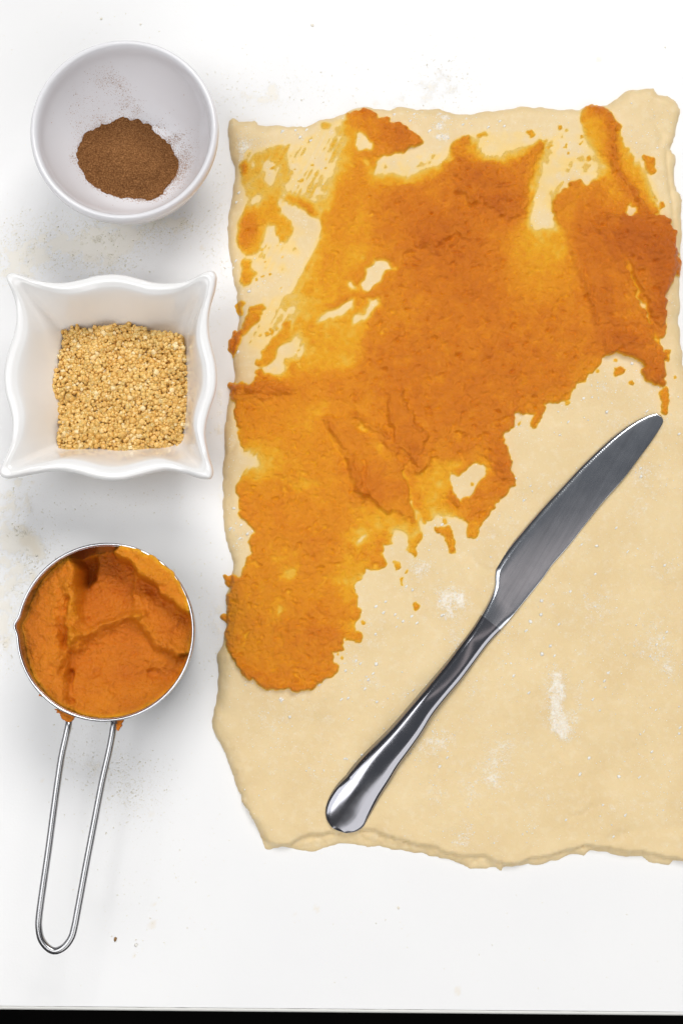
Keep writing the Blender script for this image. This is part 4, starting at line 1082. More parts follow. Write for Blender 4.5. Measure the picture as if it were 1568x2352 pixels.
# ================================================================== knife
def build_knife():
    zt = ZD + 0.0012
    Lp = np.vstack([wpts('D', [(1440, 592), (1432, 570), (1415, 558), (1390, 554), (1330, 569), (1250, 609), (1160, 670), (1060, 755), (930, 880), (800, 1020), (680, 1150), (560, 1290), (470, 1400), (410, 1492), (392, 1528)], zt),
                    wpts('F', [(386, 160), (384, 230), (350, 320), (300, 408), (250, 488), (180, 580), (80, 708), (0, 800)], zt),
                    wpts('E', [(1260, 960), (1120, 1122), (950, 1292), (860, 1400)], zt),
                    wpts('G', [(860, 0), (790, 75), (740, 160), (722, 235), (735, 300), (780, 350), (850, 376)], zt)])
    Rp = np.vstack([wpts('D', [(1440, 592), (1441, 612), (1420, 652), (1370, 730), (1280, 852), (1190, 972), (1060, 1118), (940, 1272), (830, 1412), (740, 1512)], zt),
                    wpts('F', [(700, 165), (600, 290), (520, 388), (440, 490), (340, 606), (200, 800), (100, 922), (0, 1050)], zt),
                    wpts('E', [(1340, 1150), (1240, 1292), (1160, 1400)], zt),
                    wpts('G', [(1165, 0), (1120, 70), (1060, 162), (992, 282), (960, 335), (910, 366), (850, 376)], zt)])
    tip = Lp[0]; end = Lp[-1]
    ax = (end - tip); L = np.linalg.norm(ax); ax /= L
    side = np.array([-ax[1], ax[0]])            # to the right going from tip to end?
    so = lambda p: np.stack([(p - tip) @ ax, (p - tip) @ side], -1)
    loop = np.vstack([curve_pts(so(Lp), 12), curve_pts(so(Rp)[::-1], 12)[1:-1]])
    smin, smax = loop[:, 0].min() + 1e-6, loop[:, 0].max() - 1e-6
    u = (1 - np.cos(np.linspace(0, math.pi, 81))) / 2
    s = np.unique(np.concatenate([np.linspace(smin, smax, 700), smin + (smax - smin) * 0.06 * u[:41], smax - (smax - smin) * 0.10 * u[:41]]))
    nx_ = np.roll(loop, -1, 0)
    a = np.zeros(len(s)); b = np.zeros(len(s))
    for k, sk in enumerate(s):
        c_ = (loop[:, 0] > sk) != (nx_[:, 0] > sk)
        o_ = loop[c_, 1] + (nx_[c_, 1] - loop[c_, 1]) * (sk - loop[c_, 0]) / (nx_[c_, 0] - loop[c_, 0])
        a[k], b[k] = o_.min(), o_.max()
    left_is_min = so(Lp)[:, 1].mean() < so(Rp)[:, 1].mean()
    if not left_is_min:
        a, b = b, a

    def soften(o, notch):
        w = 9
        q = np.convolve(np.pad(o, w, 'edge'), np.hanning(2 * w + 1) / np.hanning(2 * w + 1).sum(), 'valid')
        m_ = smooth(smin + 0.10 * (smax - smin), smin + 0.14 * (smax - smin), s) * (1 - smooth(smax - 0.14 * (smax - smin), smax - 0.10 * (smax - smin), s))
        for _ in range(4):
            q = np.convolve(np.pad(q, w, 'edge'), np.hanning(2 * w + 1) / np.hanning(2 * w + 1).sum(), 'valid')
        nb_ = np.exp(-(((s - smin) / (smax - smin) - 0.44) / 0.035) ** 2)
        m_ = m_ * (1 - nb_ * notch)
        return o * (1 - m_) + q * m_
    a = soften(a, 1.0); b = soften(b, 0.0)
    if a.mean() > b.mean():
        sgn = -1.0
    else:
        sgn = 1.0
    f = (s - smin) / (smax - smin)
    s_notch = ((wpts('F', [(400, 120)], zt)[0] - tip) @ ax - smin) / (smax - smin)
    s_neck0 = ((wpts('F', [(420, 290)], zt)[0] - tip) @ ax - smin) / (smax - smin)
    s_neck1 = ((wpts('F', [(270, 590)], zt)[0] - tip) @ ax - smin) / (smax - smin)
    # serrations on the cutting (left) edge
    serr = np.where((f > 0.02) & (f < s_notch - 0.03), 0.00011 * np.abs(np.sin(s / 0.0011 * math.pi)), 0)
    a = a + sgn * serr
    y = np.array([0.0, .012, .035, .075, .15, .27, .4, .5, .6, .73, .87, .955, .982, .994, 1.0])
    # blade: hollow-ground edge, flat face, rounded spine      handle: domed top with a soft ridge
    blade_top = np.array([.08, .30, .62, .92, 1.0, 1.03, 1.05, 1.06, 1.07, 1.08, 1.08, 1.08, 1.07, 1.05, 0.9]) * 0.0017
    yy = (y - 0.5) * 2
    dome = np.clip(1 - np.abs(yy) ** 2.6, 0, 1) ** 0.62
    slab = np.interp(y, [0, .035, .11, .20, .50, .80, .89, .965, 1.0], [0, .52, .86, .97, 1.0, .97, .86, .52, 0])
    roof = np.interp(y, [0, .04, .12, .22, .30, .42, .88, .965, 1.0], [0, .46, .82, .97, 1.0, .97, .55, .34, 0])
    ridge_y = np.exp(-((y - 0.40) / 0.16) ** 2)
    blade_bot = np.array([.06, .05, .03, .01, 0, 0, 0, 0, 0, 0, 0, .01, .04, .12, .3]) * 0.0017
    V = []
    for k in range(len(s)):
        h = smooth(s_neck0, s_neck1, np.array(f[k])).item()
        tend = (f[k] - s_neck1) / (1 - s_neck1)
        te = min(max(tend, 0), 1)
        th = 0.0026 + 0.0026 * smooth(0.0, 0.35, np.array(te)).item() - 0.0012 * te ** 3
        # neck is a little scooped before the handle swells
        rnd = 1.0
        if f[k] > 0.86:
            rnd = max(0.0, 1 - 0.80 * ((f[k] - 0.86) / 0.14) ** 2.2)
        db = smooth(0.45, 1.0, np.array(te)).item()
        top_h = (slab * (1 - db) + (0.25 * dome + 0.75 * roof) * db) * th * rnd * 0.9 + 0.0006
        bot_h = 0.0006 * (1 - dome) + 0.0
        tip_r = 1.0 if f[k] > 0.003 else 0.6 + 0.4 * f[k] / 0.003
        zt_ = (1 - h) * blade_top * tip_r + h * top_h
        zb_ = (1 - h) * blade_bot + h * bot_h
        off = a[k] + (b[k] - a[k]) * y
        P = tip + ax * s[k]
        zlift = ZD - 0.0001
        up = [(P[0] + side[0] * o, P[1] + side[1] * o, zlift + z) for o, z in zip(off, zt_)]
        dn = [(P[0] + side[0] * o, P[1] + side[1] * o, zlift + z) for o, z in zip(off[::-1], zb_[::-1])]
        V.append(up + dn)
    V = np.array(V)
    root = empty('table_knife', (*(tip + ax * L * 0.5), ZD))
    tag(root, 'stainless steel table knife lying diagonally across the dough', 'knife')
    cut = int(np.searchsorted(f, (s_neck0 + s_neck1) / 2))
    for nm, sl_, mt in (('blade', slice(0, cut + 1), MT['blade']), ('handle', slice(cut, len(s)), MT['handle'])):
        W = V[sl_]
        n, r = W.shape[:2]
        ii = np.arange(n - 1)[:, None] * r; jj = np.arange(r)[None]; j2 = (jj + 1) % r
        F = np.stack([ii + jj, ii + j2, ii + r + j2, ii + r + jj], -1).reshape(-1, 4)
        me = mesh_np(nm, W.reshape(-1, 3), F)
        bm = bmesh.new(); bm.from_mesh(me)
        bmesh.ops.remove_doubles(bm, verts=bm.verts, dist=1e-7)
        bmesh.ops.recalc_face_normals(bm, faces=bm.faces)
        bm.to_mesh(me); bm.free()
        child(nm, me, mt, root)
    return root


build_knife()

# ================================================================== round bowl with cinnamon
ZB = 0.046
bl = at(67, 297, ZB); br = at(501, 297, ZB); bt = at(284, 88, ZB); bb = at(284, 507, ZB)
bc = np.array([(bl[0] + br[0]) / 2, (bt[1] + bb[1]) / 2])
BR = (br[0] - bl[0]) / 2
BSY = (bt[1] - bb[1]) / (br[0] - bl[0])
b_in = np.array([(0.0, 6.0), (.28, 6.0), (.40, 6.6), (.50, 8.6), (.62, 13.5), (.73, 21), (.82, 29.5), (.88, 37), (.905, 42.5)])
b_rim = np.array([(.925, 45.3), (.95, 46.4), (.975, 46.2), (.995, 44.8), (1.0, 43.0)])
b_out = np.array([(.992, 40.5), (.955, 35), (.89, 26.5), (.80, 17.5), (.69, 10), (.58, 5.0), (.52, 2.6), (.505, 1.0), (.50, 0.0), (.45, 0.0), (.44, 1.4), (.0, 1.6)])
bp = curve_pts(np.vstack([b_in, b_rim, b_out]) * [1, 1], 6) * [BR, 0.001]
bp[:, 0] = np.clip(bp[:, 0], 0, None); bp[:, 1] = np.clip(bp[:, 1], 0, None)
bowl_me = lathe('round_bowl', bp, 160)
bowl_me.transform(Matrix.Diagonal((1.0, BSY, 1.0, 1.0)))
bowl_me.transform(Matrix.Translation((bc[0], bc[1], 0)))
bowl = link('round_bowl', bowl_me, MT['lilac'])
tag(bowl, 'round pale grey glazed bowl holding ground cinnamon at the top left', 'bowl')
inner = curve_pts(np.vstack([b_in, b_rim[:1]]), 6) * [BR, 0.001]


def bowl_z(x, y):
    r = np.hypot(x - bc[0], (y - bc[1]) / BSY)
    return np.interp(r, inner[:, 0], inner[:, 1])


CIN = wpts('P', [(485, 1010), (500, 900), (560, 820), (620, 785), (690, 755), (760, 718), (840, 728), (920, 755), (960, 800), (1010, 835), (1060, 875), (1085, 930), (1110, 980), (1110, 1050), (1080, 1110), (1030, 1160), (985, 1215), (930, 1230), (840, 1222), (720, 1215), (620, 1185), (560, 1140), (520, 1080)], 0.012)
cs = 0.00035
cgx = np.arange(CIN[:, 0].min() - .003, CIN[:, 0].max() + .003, cs); cgy = np.arange(CIN[:, 1].min() - .003, CIN[:, 1].max() + .003, cs)
CX, CY = np.meshgrid(cgx, cgy)
cw = [noise(CX.shape, 12, s_) * 0.00035 + noise(CX.shape, 5, s_ + 9) * 0.0002 for s_ in (91, 92)]
dc = seg_dist(CX + cw[0], CY + cw[1], CIN, True) * np.where(inside(CX + cw[0], CY + cw[1], CIN), 1, -1)
hc = 0.0072 * smooth(0, 1, np.clip(dc / 0.017, 0, 1)) ** 0.75 + 0.00022 * noise(CX.shape, 26, 93) + 0.00013 * noise(CX.shape, 7, 94) + 0.00006 * noise(CX.shape, 3, 95) + 0.0003
for k, c, rx, ry, h in [('P', (915, 775), 28, 22, .0012), ('P', (850, 770), 60, 40, .0006), ('P', (560, 950), 90, 90, .0007), ('P', (780, 1010), 150, 60, -.0005), ('P', (960, 1190), 70, 40, .0006)]:
    hc += h * gauss(CX, CY, k, c, rx, ry, 0, 0.012)
bz = bowl_z(CX, CY)
hz = np.where(dc > 0, bz + np.maximum(hc, 0.0002), bz + dc * 1.2)
pc = dc > -0.0008
ccell = pc[:-1, :-1] | pc[1:, 1:]
tag(link('ground_cinnamon', grid_mesh('ground_cinnamon', CX, CY, hz, ccell, {}), MT['cinnamon']), 'heap of brown ground cinnamon in the bottom of the round bowl', 'cinnamon')
# loose powder
rc = np.random.default_rng(5)
LP = []
for k, c, rx, ry, a, n in [('P', (740, 565), 70, 28, .1, 260), ('P', (660, 580), 60, 22, -.2, 110), ('P', (800, 640), 60, 60, .8, 170), ('P', (560, 660), 60, 70, -.7, 70), ('P', (500, 740), 40, 60, .2, 60), ('P', (640, 740), 60, 30, -.2, 90), ('P', (860, 690), 30, 40, .5, 60), ('P', (700, 640), 130, 80, 0, 90), ('P', (480, 800), 40, 60, 0, 45),
                           ('P', (1090, 870), 60, 35, -.5, 260), ('P', (1160, 970), 45, 70, -.2, 330), ('P', (1140, 1050), 45, 60, .3, 420), ('P', (1090, 1120), 55, 55, .4, 420), ('P', (1010, 1190), 60, 45, -.6, 330), ('P', (900, 1245), 70, 18, 0, 260), ('P', (1000, 800), 40, 35, .7, 60), ('P', (1220, 900), 60, 120, .1, 60), ('P', (460, 980), 20, 40, 0, 40), ('P', (800, 900), 380, 350, 0, 200), ('P', (620, 780), 60, 20, -.4, 80)]:
    p0 = pic(k, [c])[0]
    n = int(n * 1.8)
    g = rc.standard_normal((n, 2)) * np.array([rx, ry]) * 0.62
    ca, sa = math.cos(a), math.sin(a)
    d = np.stack([g[:, 0] * ca - g[:, 1] * sa, g[:, 0] * sa + g[:, 1] * ca], -1) / (1.568 * 1.741709)
    q = p0 + d
    zz = np.full(n, 0.010)
    for _ in range(5):
        w = np.stack([at(u_, v_, z_) for (u_, v_), z_ in zip(q, zz)])
        zz = bowl_z(w[:, 0], w[:, 1])
    LP.append(np.column_stack([w, zz]))
k_ = rc.integers(0, len(CIN), 2600); t_ = rc.uniform(0, 1, (2600, 1))
rim_p = CIN[k_] * (1 - t_) + CIN[(k_ + 1) % len(CIN)] * t_
out_d = rim_p - CIN.mean(0); out_d /= np.linalg.norm(out_d, axis=1)[:, None]
rim_p = rim_p + out_d * rc.exponential(0.0008, (2600, 1)) + rc.normal(0, 0.0003, (2600, 2)) - out_d * 0.0004
LP.append(np.column_stack([rim_p, bowl_z(rim_p[:, 0], rim_p[:, 1])]))
LP = np.vstack(LP)
LP = LP[np.hypot(LP[:, 0] - bc[0], LP[:, 1] - bc[1]) < BR * 0.88]
sz = rc.lognormal(math.log(0.000105), 0.4, len(LP)).clip(0.00005, 0.00025)
LP[:, 2] += sz * 0.4
tag(link('loose_cinnamon', scatter_mesh('loose_cinnamon', LP, sz, OCT_V, OCT_F, 6, .25, .5), MT['cin_grain'], smooth_shade=False), 'loose cinnamon dust clinging to the inside of the round bowl around the heap', 'cinnamon', None, 'stuff')

# ================================================================== wavy square dish with sugar
ZS = 0.040
SQ = np.array([(48, 190), (52, 163), (76, 150), (112, 153), (200, 175), (300, 195), (400, 198), (500, 180), (600, 155), (700, 145), (780, 151), (880, 175), (960, 195), (1060, 201), (1160, 190), (1240, 160), (1300, 138), (1340, 140), (1359, 165), (1360, 195), (1348, 255), (1320, 340), (1306, 430), (1310, 530), (1330, 620), (1353, 720), (1357, 820), (1345, 900), (1312, 1000), (1288, 1100), (1287, 1180), (1310, 1290), (1333, 1360), (1338, 1405), (1322, 1438), (1285, 1440), (1240, 1430), (1160, 1402), (1060, 1382), (980, 1390), (880, 1415), (780, 1440), (690, 1445), (600, 1432), (500, 1405), (400, 1385), (300, 1386), (200, 1405), (100, 1430), (45, 1436), (12, 1418), (8, 1385), (38, 1290), (65, 1190), (72, 1080), (56, 990), (30, 900), (20, 810), (26, 720), (50, 620), (80, 530), (97, 440), (95, 350), (74, 260)], float)
sqp = np.vstack([SQ, SQ[:1]])
n_ = 6
ext = np.vstack([SQ[-2:], SQ, SQ[:3]])
cl = curve_pts(ext, n_)[2 * n_:-(2 * n_)]
cl = cl[:len(SQ) * n_]
sw = wpts('Q', cl, ZS)
scn = sw.mean(0)
rel = sw - scn
rad = np.hypot(rel[:, 0], rel[:, 1]); angs = np.arctan2(rel[:, 1], rel[:, 0])
half = 0.5 * (np.abs(rel[:, 0]).max() + np.abs(rel[:, 1]).max())
# rounded square used for the floor of the dish
sqr = half / (np.abs(np.cos(angs)) ** 5 + np.abs(np.sin(angs)) ** 5) ** (1 / 5.0)
corner = smooth(1.12, 1.38, rad / half)
rimw = 0.0048


def ring(sc, z, inset, mixv, lift=1.0):
    """outline shrunk by inset (m), scaled by sc and eased towards the rounded square by mixv"""
    r = (1 - mixv) * (rad - inset) + mixv * (sqr - inset)
    r = r * sc
    zz = z + lift * 0.0035 * corner
    return np.column_stack([scn[0] + r * np.cos(angs), scn[1] + r * np.sin(angs), zz])


rings = []
for sc, z, ins_, mx, lf in [(0.0, 5.0, 0, 1, 0), (0.30, 5.0, 0.006, 1, 0), (0.52, 5.0, 0.006, 1, 0), (0.58, 5.4, 0.006, 1, 0), (0.62, 6.5, 0.006, .95, 0), (0.68, 10.5, 0.006, .8, .05), (0.76, 18, 0.006, .58, .2), (0.84, 26, 0.006, .35, .5), (0.92, 33.5, 0.006, .15, .8), (0.98, 38.2, 0.0058, .03, 1), (1.0, 39.6, 0.0050, 0, 1), (1.0, 40.3, 0.0038, 0, 1), (1.0, 40.4, 0.0024, 0, 1), (1.0, 40.1, 0.0011, 0, 1), (1.0, 39.2, 0.0003, 0, 1), (1.0, 38.0, 0.0, 0, 1), (0.995, 36.5, 0.0004, 0, 1),
                                (.93, 30.5, 0.001, .15, .8), (.85, 22, 0.002, .35, .5), (.76, 13, 0.003, .6, .2), (.68, 5, 0.004, .85, 0), (.64, 1.2, 0.005, 1, 0), (.62, 0, 0.005, 1, 0), (.58, 0, .005, 1, 0), (.57, 1.5, .005, 1, 0), (0.0, 1.6, 0, 1, 0)]:
    rings.append(ring(sc, z * 0.001, ins_, mx, lf))
RV = np.array(rings)
RV = np.vstack([RV[:1], curve_pts(RV[1:-1].reshape(len(rings) - 2, -1), 4).reshape(-1, RV.shape[1], 3), RV[-1:]])
nr, ns = RV.shape[:2]
ii = np.arange(nr - 1)[:, None] * ns; jj = np.arange(ns)[None]; j2 = (jj + 1) % ns
sq_me = mesh_np('wavy_square_dish', RV.reshape(-1, 3), np.stack([ii + jj, ii + j2, ii + ns + j2, ii + ns + jj], -1).reshape(-1, 4))
bm = bmesh.new(); bm.from_mesh(sq_me)
bmesh.ops.remove_doubles(bm, verts=bm.verts, dist=1e-7)
bmesh.ops.recalc_face_normals(bm, faces=bm.faces)
bm.to_mesh(sq_me); bm.free()
dish = link('square_dish', sq_me, MT['white'])
tag(dish, 'white porcelain square dish with wavy rim holding brown sugar', 'bowl')

ZSG = 0.0155
SUG = wpts('Q', [(410, 500), (450, 487), (560, 500), (700, 490), (800, 487), (930, 515), (1080, 532), (1130, 548), (1145, 640), (1160, 740), (1183, 850), (1178, 980), (1163, 1060), (1140, 1130), (1138, 1200), (1100, 1225), (1000, 1237), (870, 1268), (740, 1278), (640, 1255), (450, 1245), (378, 1222), (375, 1110), (360, 980), (337, 870), (350, 780), (390, 660), (405, 560)], ZSG)
sg = 0.0008
sgx = np.arange(SUG[:, 0].min() - .007, SUG[:, 0].max() + .007, sg); sgy = np.arange(SUG[:, 1].min() - .007, SUG[:, 1].max() + .007, sg)
SX, SY = np.meshgrid(sgx, sgy)
ds = seg_dist(SX, SY, SUG, True) * np.where(inside(SX, SY, SUG), 1, -1) + 0.0006 * noise(SX.shape, 9, 103)
sh_ = ZSG - 0.0012 + 0.0014 * noise(SX.shape, 26, 101) + 0.0005 * noise(SX.shape, 9, 102) + 0.0012 * smooth(0, .012, ds)
for c, r_, h in [((900, 770), 90, -.0012), ((1010, 1040), 110, -.0014), ((480, 790), 60, -.0008), ((1080, 1160), 80, .0012), ((760, 920), 150, .0006)]:
    sh_ += h * gauss(SX, SY, 'Q', c, r_, r_, 0, ZSG)
sh2 = np.where(ds > 0, sh_ - 0.0012, sh_ - 0.0012 + ds * 1.6)
scell = (ds[:-1, :-1] > -0.006) | (ds[1:, 1:] > -0.006)
# crystals lying over the heap, drawn from a jittered lattice in three layers
rs = np.random.default_rng(33)
CR = []
for lay, (pitch, zo) in enumerate([(0.0015, -0.0003), (0.0016, 0.0003), (0.0021, 0.0008)]):
    xs = np.arange(sgx[0], sgx[-1], pitch); ys = np.arange(sgy[0], sgy[-1], pitch)
    A_, B_ = np.meshgrid(xs, ys)
    A_ = (A_ + rs.uniform(-.5, .5, A_.shape) * pitch).ravel(); B_ = (B_ + rs.uniform(-.5, .5, B_.shape) * pitch).ravel()
    dd_ = bilinear(ds, sgx, sgy, A_, B_) + rs.uniform(-.0007, .0004, len(A_))
    keep = (dd_ > -0.0012) & (rs.uniform(size=len(A_)) < (1.0, .8, .42)[lay])
    z_ = bilinear(sh_, sgx, sgy, A_, B_) + zo + rs.uniform(-.0003, .0003, len(A_))
    CR.append(np.column_stack([A_, B_, z_])[keep])
CR = np.vstack(CR)
szs = rs.lognormal(math.log(0.00076), 0.24, len(CR)).clip(0.00042, 0.0012)
su_me = scatter_mesh('sugar', CR, szs, CH_V, CH_F, 34, 0.05, 1.0, True, 0.30)
bm = bmesh.new(); bm.from_mesh(su_me)
lay_t = bm.verts.layers.float.get('tone')
gm = grid_mesh('tmp', SX, SY, sh2, scell, {'tone': np.full(SX.shape, 0.05)})
bm.from_mesh(gm)
bm.to_mesh(su_me); bm.free()
bpy.data.meshes.remove(gm)
su = link('brown_sugar', su_me, MT['sugar'], smooth_shade=False)
tag(su, 'coarse golden brown sugar crystals heaped in the square dish', 'sugar', None, 'stuff')

# ================================================================== measuring cup
ZC = 0.050
cl_ = at(40, 1452, ZC); cr_ = at(444, 1452, ZC); ct_ = at(240, 1248, ZC); cb_ = at(240, 1657, ZC)
cc = np.array([(cl_[0] + cr_[0]) / 2, (ct_[1] + cb_[1]) / 2])
CRD = (cr_[0] - cl_[0] + ct_[1] - cb_[1]) / 4
cup = empty('measuring_cup', (cc[0], cc[1], 0))
tag(cup, 'round stainless steel measuring cup with a wire loop handle, full of pumpkin', 'measuring cup')
spw = math.radians(176)


def spout(A_, r, z):
    k = np.exp(-((np.angle(np.exp(1j * (A_ - spw)))) / 0.075) ** 2) * smooth(0.030, 0.050, z)
    return r + 0.0016 * k * (r > 0.5 * CRD)


w_ = 0.0007
cprof = np.array([(0, 1.2), (.6, 1.2), (.82, 1.5), (.865, 3.0), (.885, 6), (.91, 18), (.945, 34), (.972, 48.0), (.976, 49.6), (.982, 50.2), (.995, 50.4), (1.008, 50.1), (1.012, 49.3), (1.004, 48.4), (.992, 47.8), (.966, 34), (.931, 18), (.906, 5.5), (.885, 2), (.84, 0.3), (.6, 0.0), (0, 0.0)])
cp = curve_pts(cprof, 4) * [CRD, 0.001]
cp = np.clip(cp, 0, None)
child('cup_body', lathe('cup_body', cp, 200, (cc[0], cc[1], 0), spout), MT['cup_steel'], cup)
# wire loop
hz_ = 0.0455
wl = [('R', (432, 1372)), ('R', (428, 1420)), ('R', (395, 1568)), ('S', (378, 250)), ('S', (345, 480)), ('S', (305, 780)), ('S', (270, 1020)), ('S', (247, 1190)), ('S', (243, 1270)), ('S', (258, 1345)), ('S', (297, 1398)), ('S', (346, 1420)), ('S', (402, 1395)), ('S', (446, 1338)), ('S', (468, 1265)), ('S', (490, 1150)), ('S', (540, 880)), ('S', (590, 620)), ('S', (640, 360)), ('R', (686, 1568)), ('R', (712, 1425)), ('R', (718, 1368))]
pp = []
for q, (k, p) in enumerate(wl):
    zz_ = hz_ + (-0.0022 if q in (0, len(wl) - 1) else 0.0)
    d_ = pic(k, [p])[0]
    w2 = at(d_[0], d_[1], zz_)
    pp.append((w2[0], w2[1], zz_))
path = curve_pts(pp, 10)
handle = child('handle', tube('handle', path, 0.00152, 18), MT['wire'], cup)

# puree in the cup: a height map inside the rim
us = 0.00042
ugx = np.arange(cc[0] - CRD - .003, cc[0] + CRD + .003, us); ugy = np.arange(cc[1] - CRD - .003, cc[1] + CRD + .003, us)
UX, UY = np.meshgrid(ugx, ugy)
US = UX.shape
um = 0.001 / us
uwx = (0.5 * noise(US, 8 * um, 111) + 0.3 * noise(US, 3 * um, 112)) * 0.001
uwy = (0.5 * noise(US, 8 * um, 113) + 0.3 * noise(US, 3 * um, 114)) * 0.001
HU = np.full(US, -6.0)
UMOD = np.clip(0.75 + 0.35 * noise(US, 14 * um, 121), 0.25, 1.4)


def dab(pts, val, soft, warp=1.0, amt=1.0):
    global HU
    P = wpts('R', pts, ZC - 0.006)
    m = np.clip(blur(inside(UX + warp * uwx, UY + warp * uwy, P).astype(float), 1.35 * soft * um), 0, 1) * amt
    HU = HU * (1 - m) + (val(UX, UY) if callable(val) else val) * m


def uridge(pts, w, h):
    P = curve_pts(wpts('R', pts, ZC - 0.006), 8)
    d = seg_dist(UX + uwx, UY + uwy, P)
    return h * np.exp(-(d / (1.35 * w * 0.001)) ** 2) * UMOD


def plane(k0, v0, k1, v1):
    a0 = wpts('R', [k0], ZC - .006)[0]; a1 = wpts('R', [k1], ZC - .006)[0]
    dv = a1 - a0; L2 = dv @ dv
    return lambda X, Y: v0 + (v1 - v0) * np.clip(((X - a0[0]) * dv[0] + (Y - a0[1]) * dv[1]) / L2, -.3, 1.3)


dab([(40, 900), (130, 600), (300, 400), (490, 340), (500, 480), (470, 640), (440, 900), (420, 1150), (480, 1440), (200, 1330)], plane((430, 800), -3.0, (140, 760), -7.5), .8)
dab([(500, 300), (640, 260), (800, 300), (830, 460), (870, 720), (800, 740), (640, 770), (500, 840), (505, 620), (510, 430)], plane((620, 330), -18.0, (700, 800), -8.0), .7)
dab([(470, 340), (570, 350), (570, 500), (510, 560), (490, 480)], -24, .7)
dab([(830, 430), (940, 520), (1130, 660), (1230, 780), (1230, 960), (1170, 985), (1050, 905), (920, 805), (850, 700)], plane((1090, 650), -12.5, (960, 850), -4.8), .6)
dab([(690, 320), (780, 270), (1000, 310), (1190, 540), (1250, 730), (1150, 700), (1000, 570), (840, 425), (740, 365)], plane((900, 340), 2.2, (1190, 700), -0.5), .6)
dab([(490, 850), (640, 795), (800, 740), (870, 795), (980, 920), (1155, 1010), (1100, 1130), (900, 1130), (640, 1120), (420, 1080), (420, 960)], plane((780, 760), -10.5, (780, 1100), -10.0), .7)
dab([(410, 1080), (640, 1120), (900, 1120), (1115, 1105), (1000, 1290), (760, 1420), (470, 1400)], plane((760, 1100), -9.5, (720, 1370), -3.0), 1.8)
HU += uridge([(400, 640), (392, 760), (396, 900), (400, 1020), (412, 1110)], 1.5, -6.5) + uridge([(412, 1110), (430, 1250)], 1.4, -4.0)
HU += uridge([(430, 420), (440, 560), (465, 640), (480, 740)], 1.8, 2.4) + uridge([(430, 690), (420, 715)], 1.5, 3.0) + uridge([(440, 830), (470, 870), (485, 900)], 1.8, 4.0) + uridge([(430, 930), (475, 935)], 1.5, 3.0)
HU += uridge([(500, 850), (600, 825), (700, 780), (780, 745), (840, 730)], 1.5, 2.4)
HU += uridge([(830, 480), (860, 560), (890, 640), (915, 615)], 1.7, 4.0) + uridge([(850, 720), (890, 720)], 1.7, 4.0) + uridge([(900, 790), (960, 840), (1060, 910), (1165, 975)], 1.4, 2.0)
HU += uridge([(560, 1170), (600, 1160), (650, 1190), (680, 1240)], 2.0, 1.8) + uridge([(620, 1310), (650, 1350)], 1.6, 1.4) + uridge([(670, 1090), (760, 1090), (800, 1080)], 1.3, 1.2) + uridge([(940, 1100), (970, 1105)], 1.3, -1.6) + uridge([(800, 300), (830, 330)], 1.1, -2.2)
HU += uridge([(1155, 990), (1185, 990)], 1.0, -7.0)
upit = -np.clip(noise(US, 4.0 * um, 115) - 0.4, 0, 3)
HU += 0.20 * noise(US, 5 * um, 116) + 0.18 * noise(US, 2.0 * um, 117) + 0.42 * blur(upit, .25 * um) + 0.35 * noise(US, 14 * um, 118)
# drawn on a round net that meets the wall
nrg, nsg = 150, 420
AA, FF = np.meshgrid(np.linspace(0, 2 * math.pi, nsg, endpoint=False), np.linspace(0, 1, nrg))
over = np.exp(-((np.angle(np.exp(1j * (AA - math.radians(48)))) / 0.62)) ** 4)
zmid = ZC + 0.001 * bilinear(HU, ugx, ugy, cc[0] + CRD * .95 * np.cos(AA), cc[1] + CRD * .95 * np.sin(AA))
wall = np.interp(np.clip(zmid, 0, ZC), np.array([3, 6, 18, 34, 48, 50]) * .001, np.array([.865, .885, .91, .945, .972, .976])) * CRD - 0.00005
wall = wall + 0.0016 * np.exp(-((np.angle(np.exp(1j * (AA - spw)))) / 0.075) ** 2) * smooth(0.030, 0.050, zmid)
wob = np.interp(AA[0], np.linspace(0, 2 * math.pi, 420), noise((1, 420), 9, 119)[0])[None]
rmax = wall * (1 - over) + (CRD * 1.004 + 0.0004 * wob) * over
RR = rmax * FF
PX_, PY_ = cc[0] + RR * np.cos(AA), cc[1] + RR * np.sin(AA)
HZ = ZC + 0.001 * bilinear(HU, ugx, ugy, PX_, PY_)
# the smear riding over the rim
lip = over * smooth(0.93, 0.985, FF)
HZ = HZ * (1 - lip) + np.maximum(HZ, ZC + 0.0009 + 0.0003 * wob) * lip
HZ[-1] = np.where(over[-1] > 0.5, ZC - 0.0009, HZ[-1])
toneU = np.clip(0.62 + 0.03 * bilinear(HU, ugx, ugy, PX_, PY_) * -1.0 - 0.10 + 0.05 * bilinear(noise(US, 14 * um, 120), ugx, ugy, PX_, PY_), 0.5, 1.4)  # colour turns darker the lower the surface lies
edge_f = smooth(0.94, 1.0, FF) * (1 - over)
toneU = toneU - 0.30 * edge_f - 0.25 * lip
VU = np.stack([PX_, PY_, HZ], -1).reshape(-1, 3)
ii = np.arange(nrg - 1)[:, None] * nsg; jj = np.arange(nsg)[None]; j2 = (jj + 1) % nsg
pu_me = mesh_np('pumpkin_filling', VU, np.stack([ii + jj, ii + j2, ii + nsg + j2, ii + nsg + jj], -1).reshape(-1, 4))
pu_me.flip_normals() if pu_me.polygons[nsg * 20].normal.z < 0 else None
attr(pu_me, 'film', toneU)
tag(link('pumpkin_filling', pu_me, MT['pumpkin']), 'scooped out orange pumpkin puree filling the steel measuring cup', 'pumpkin puree')


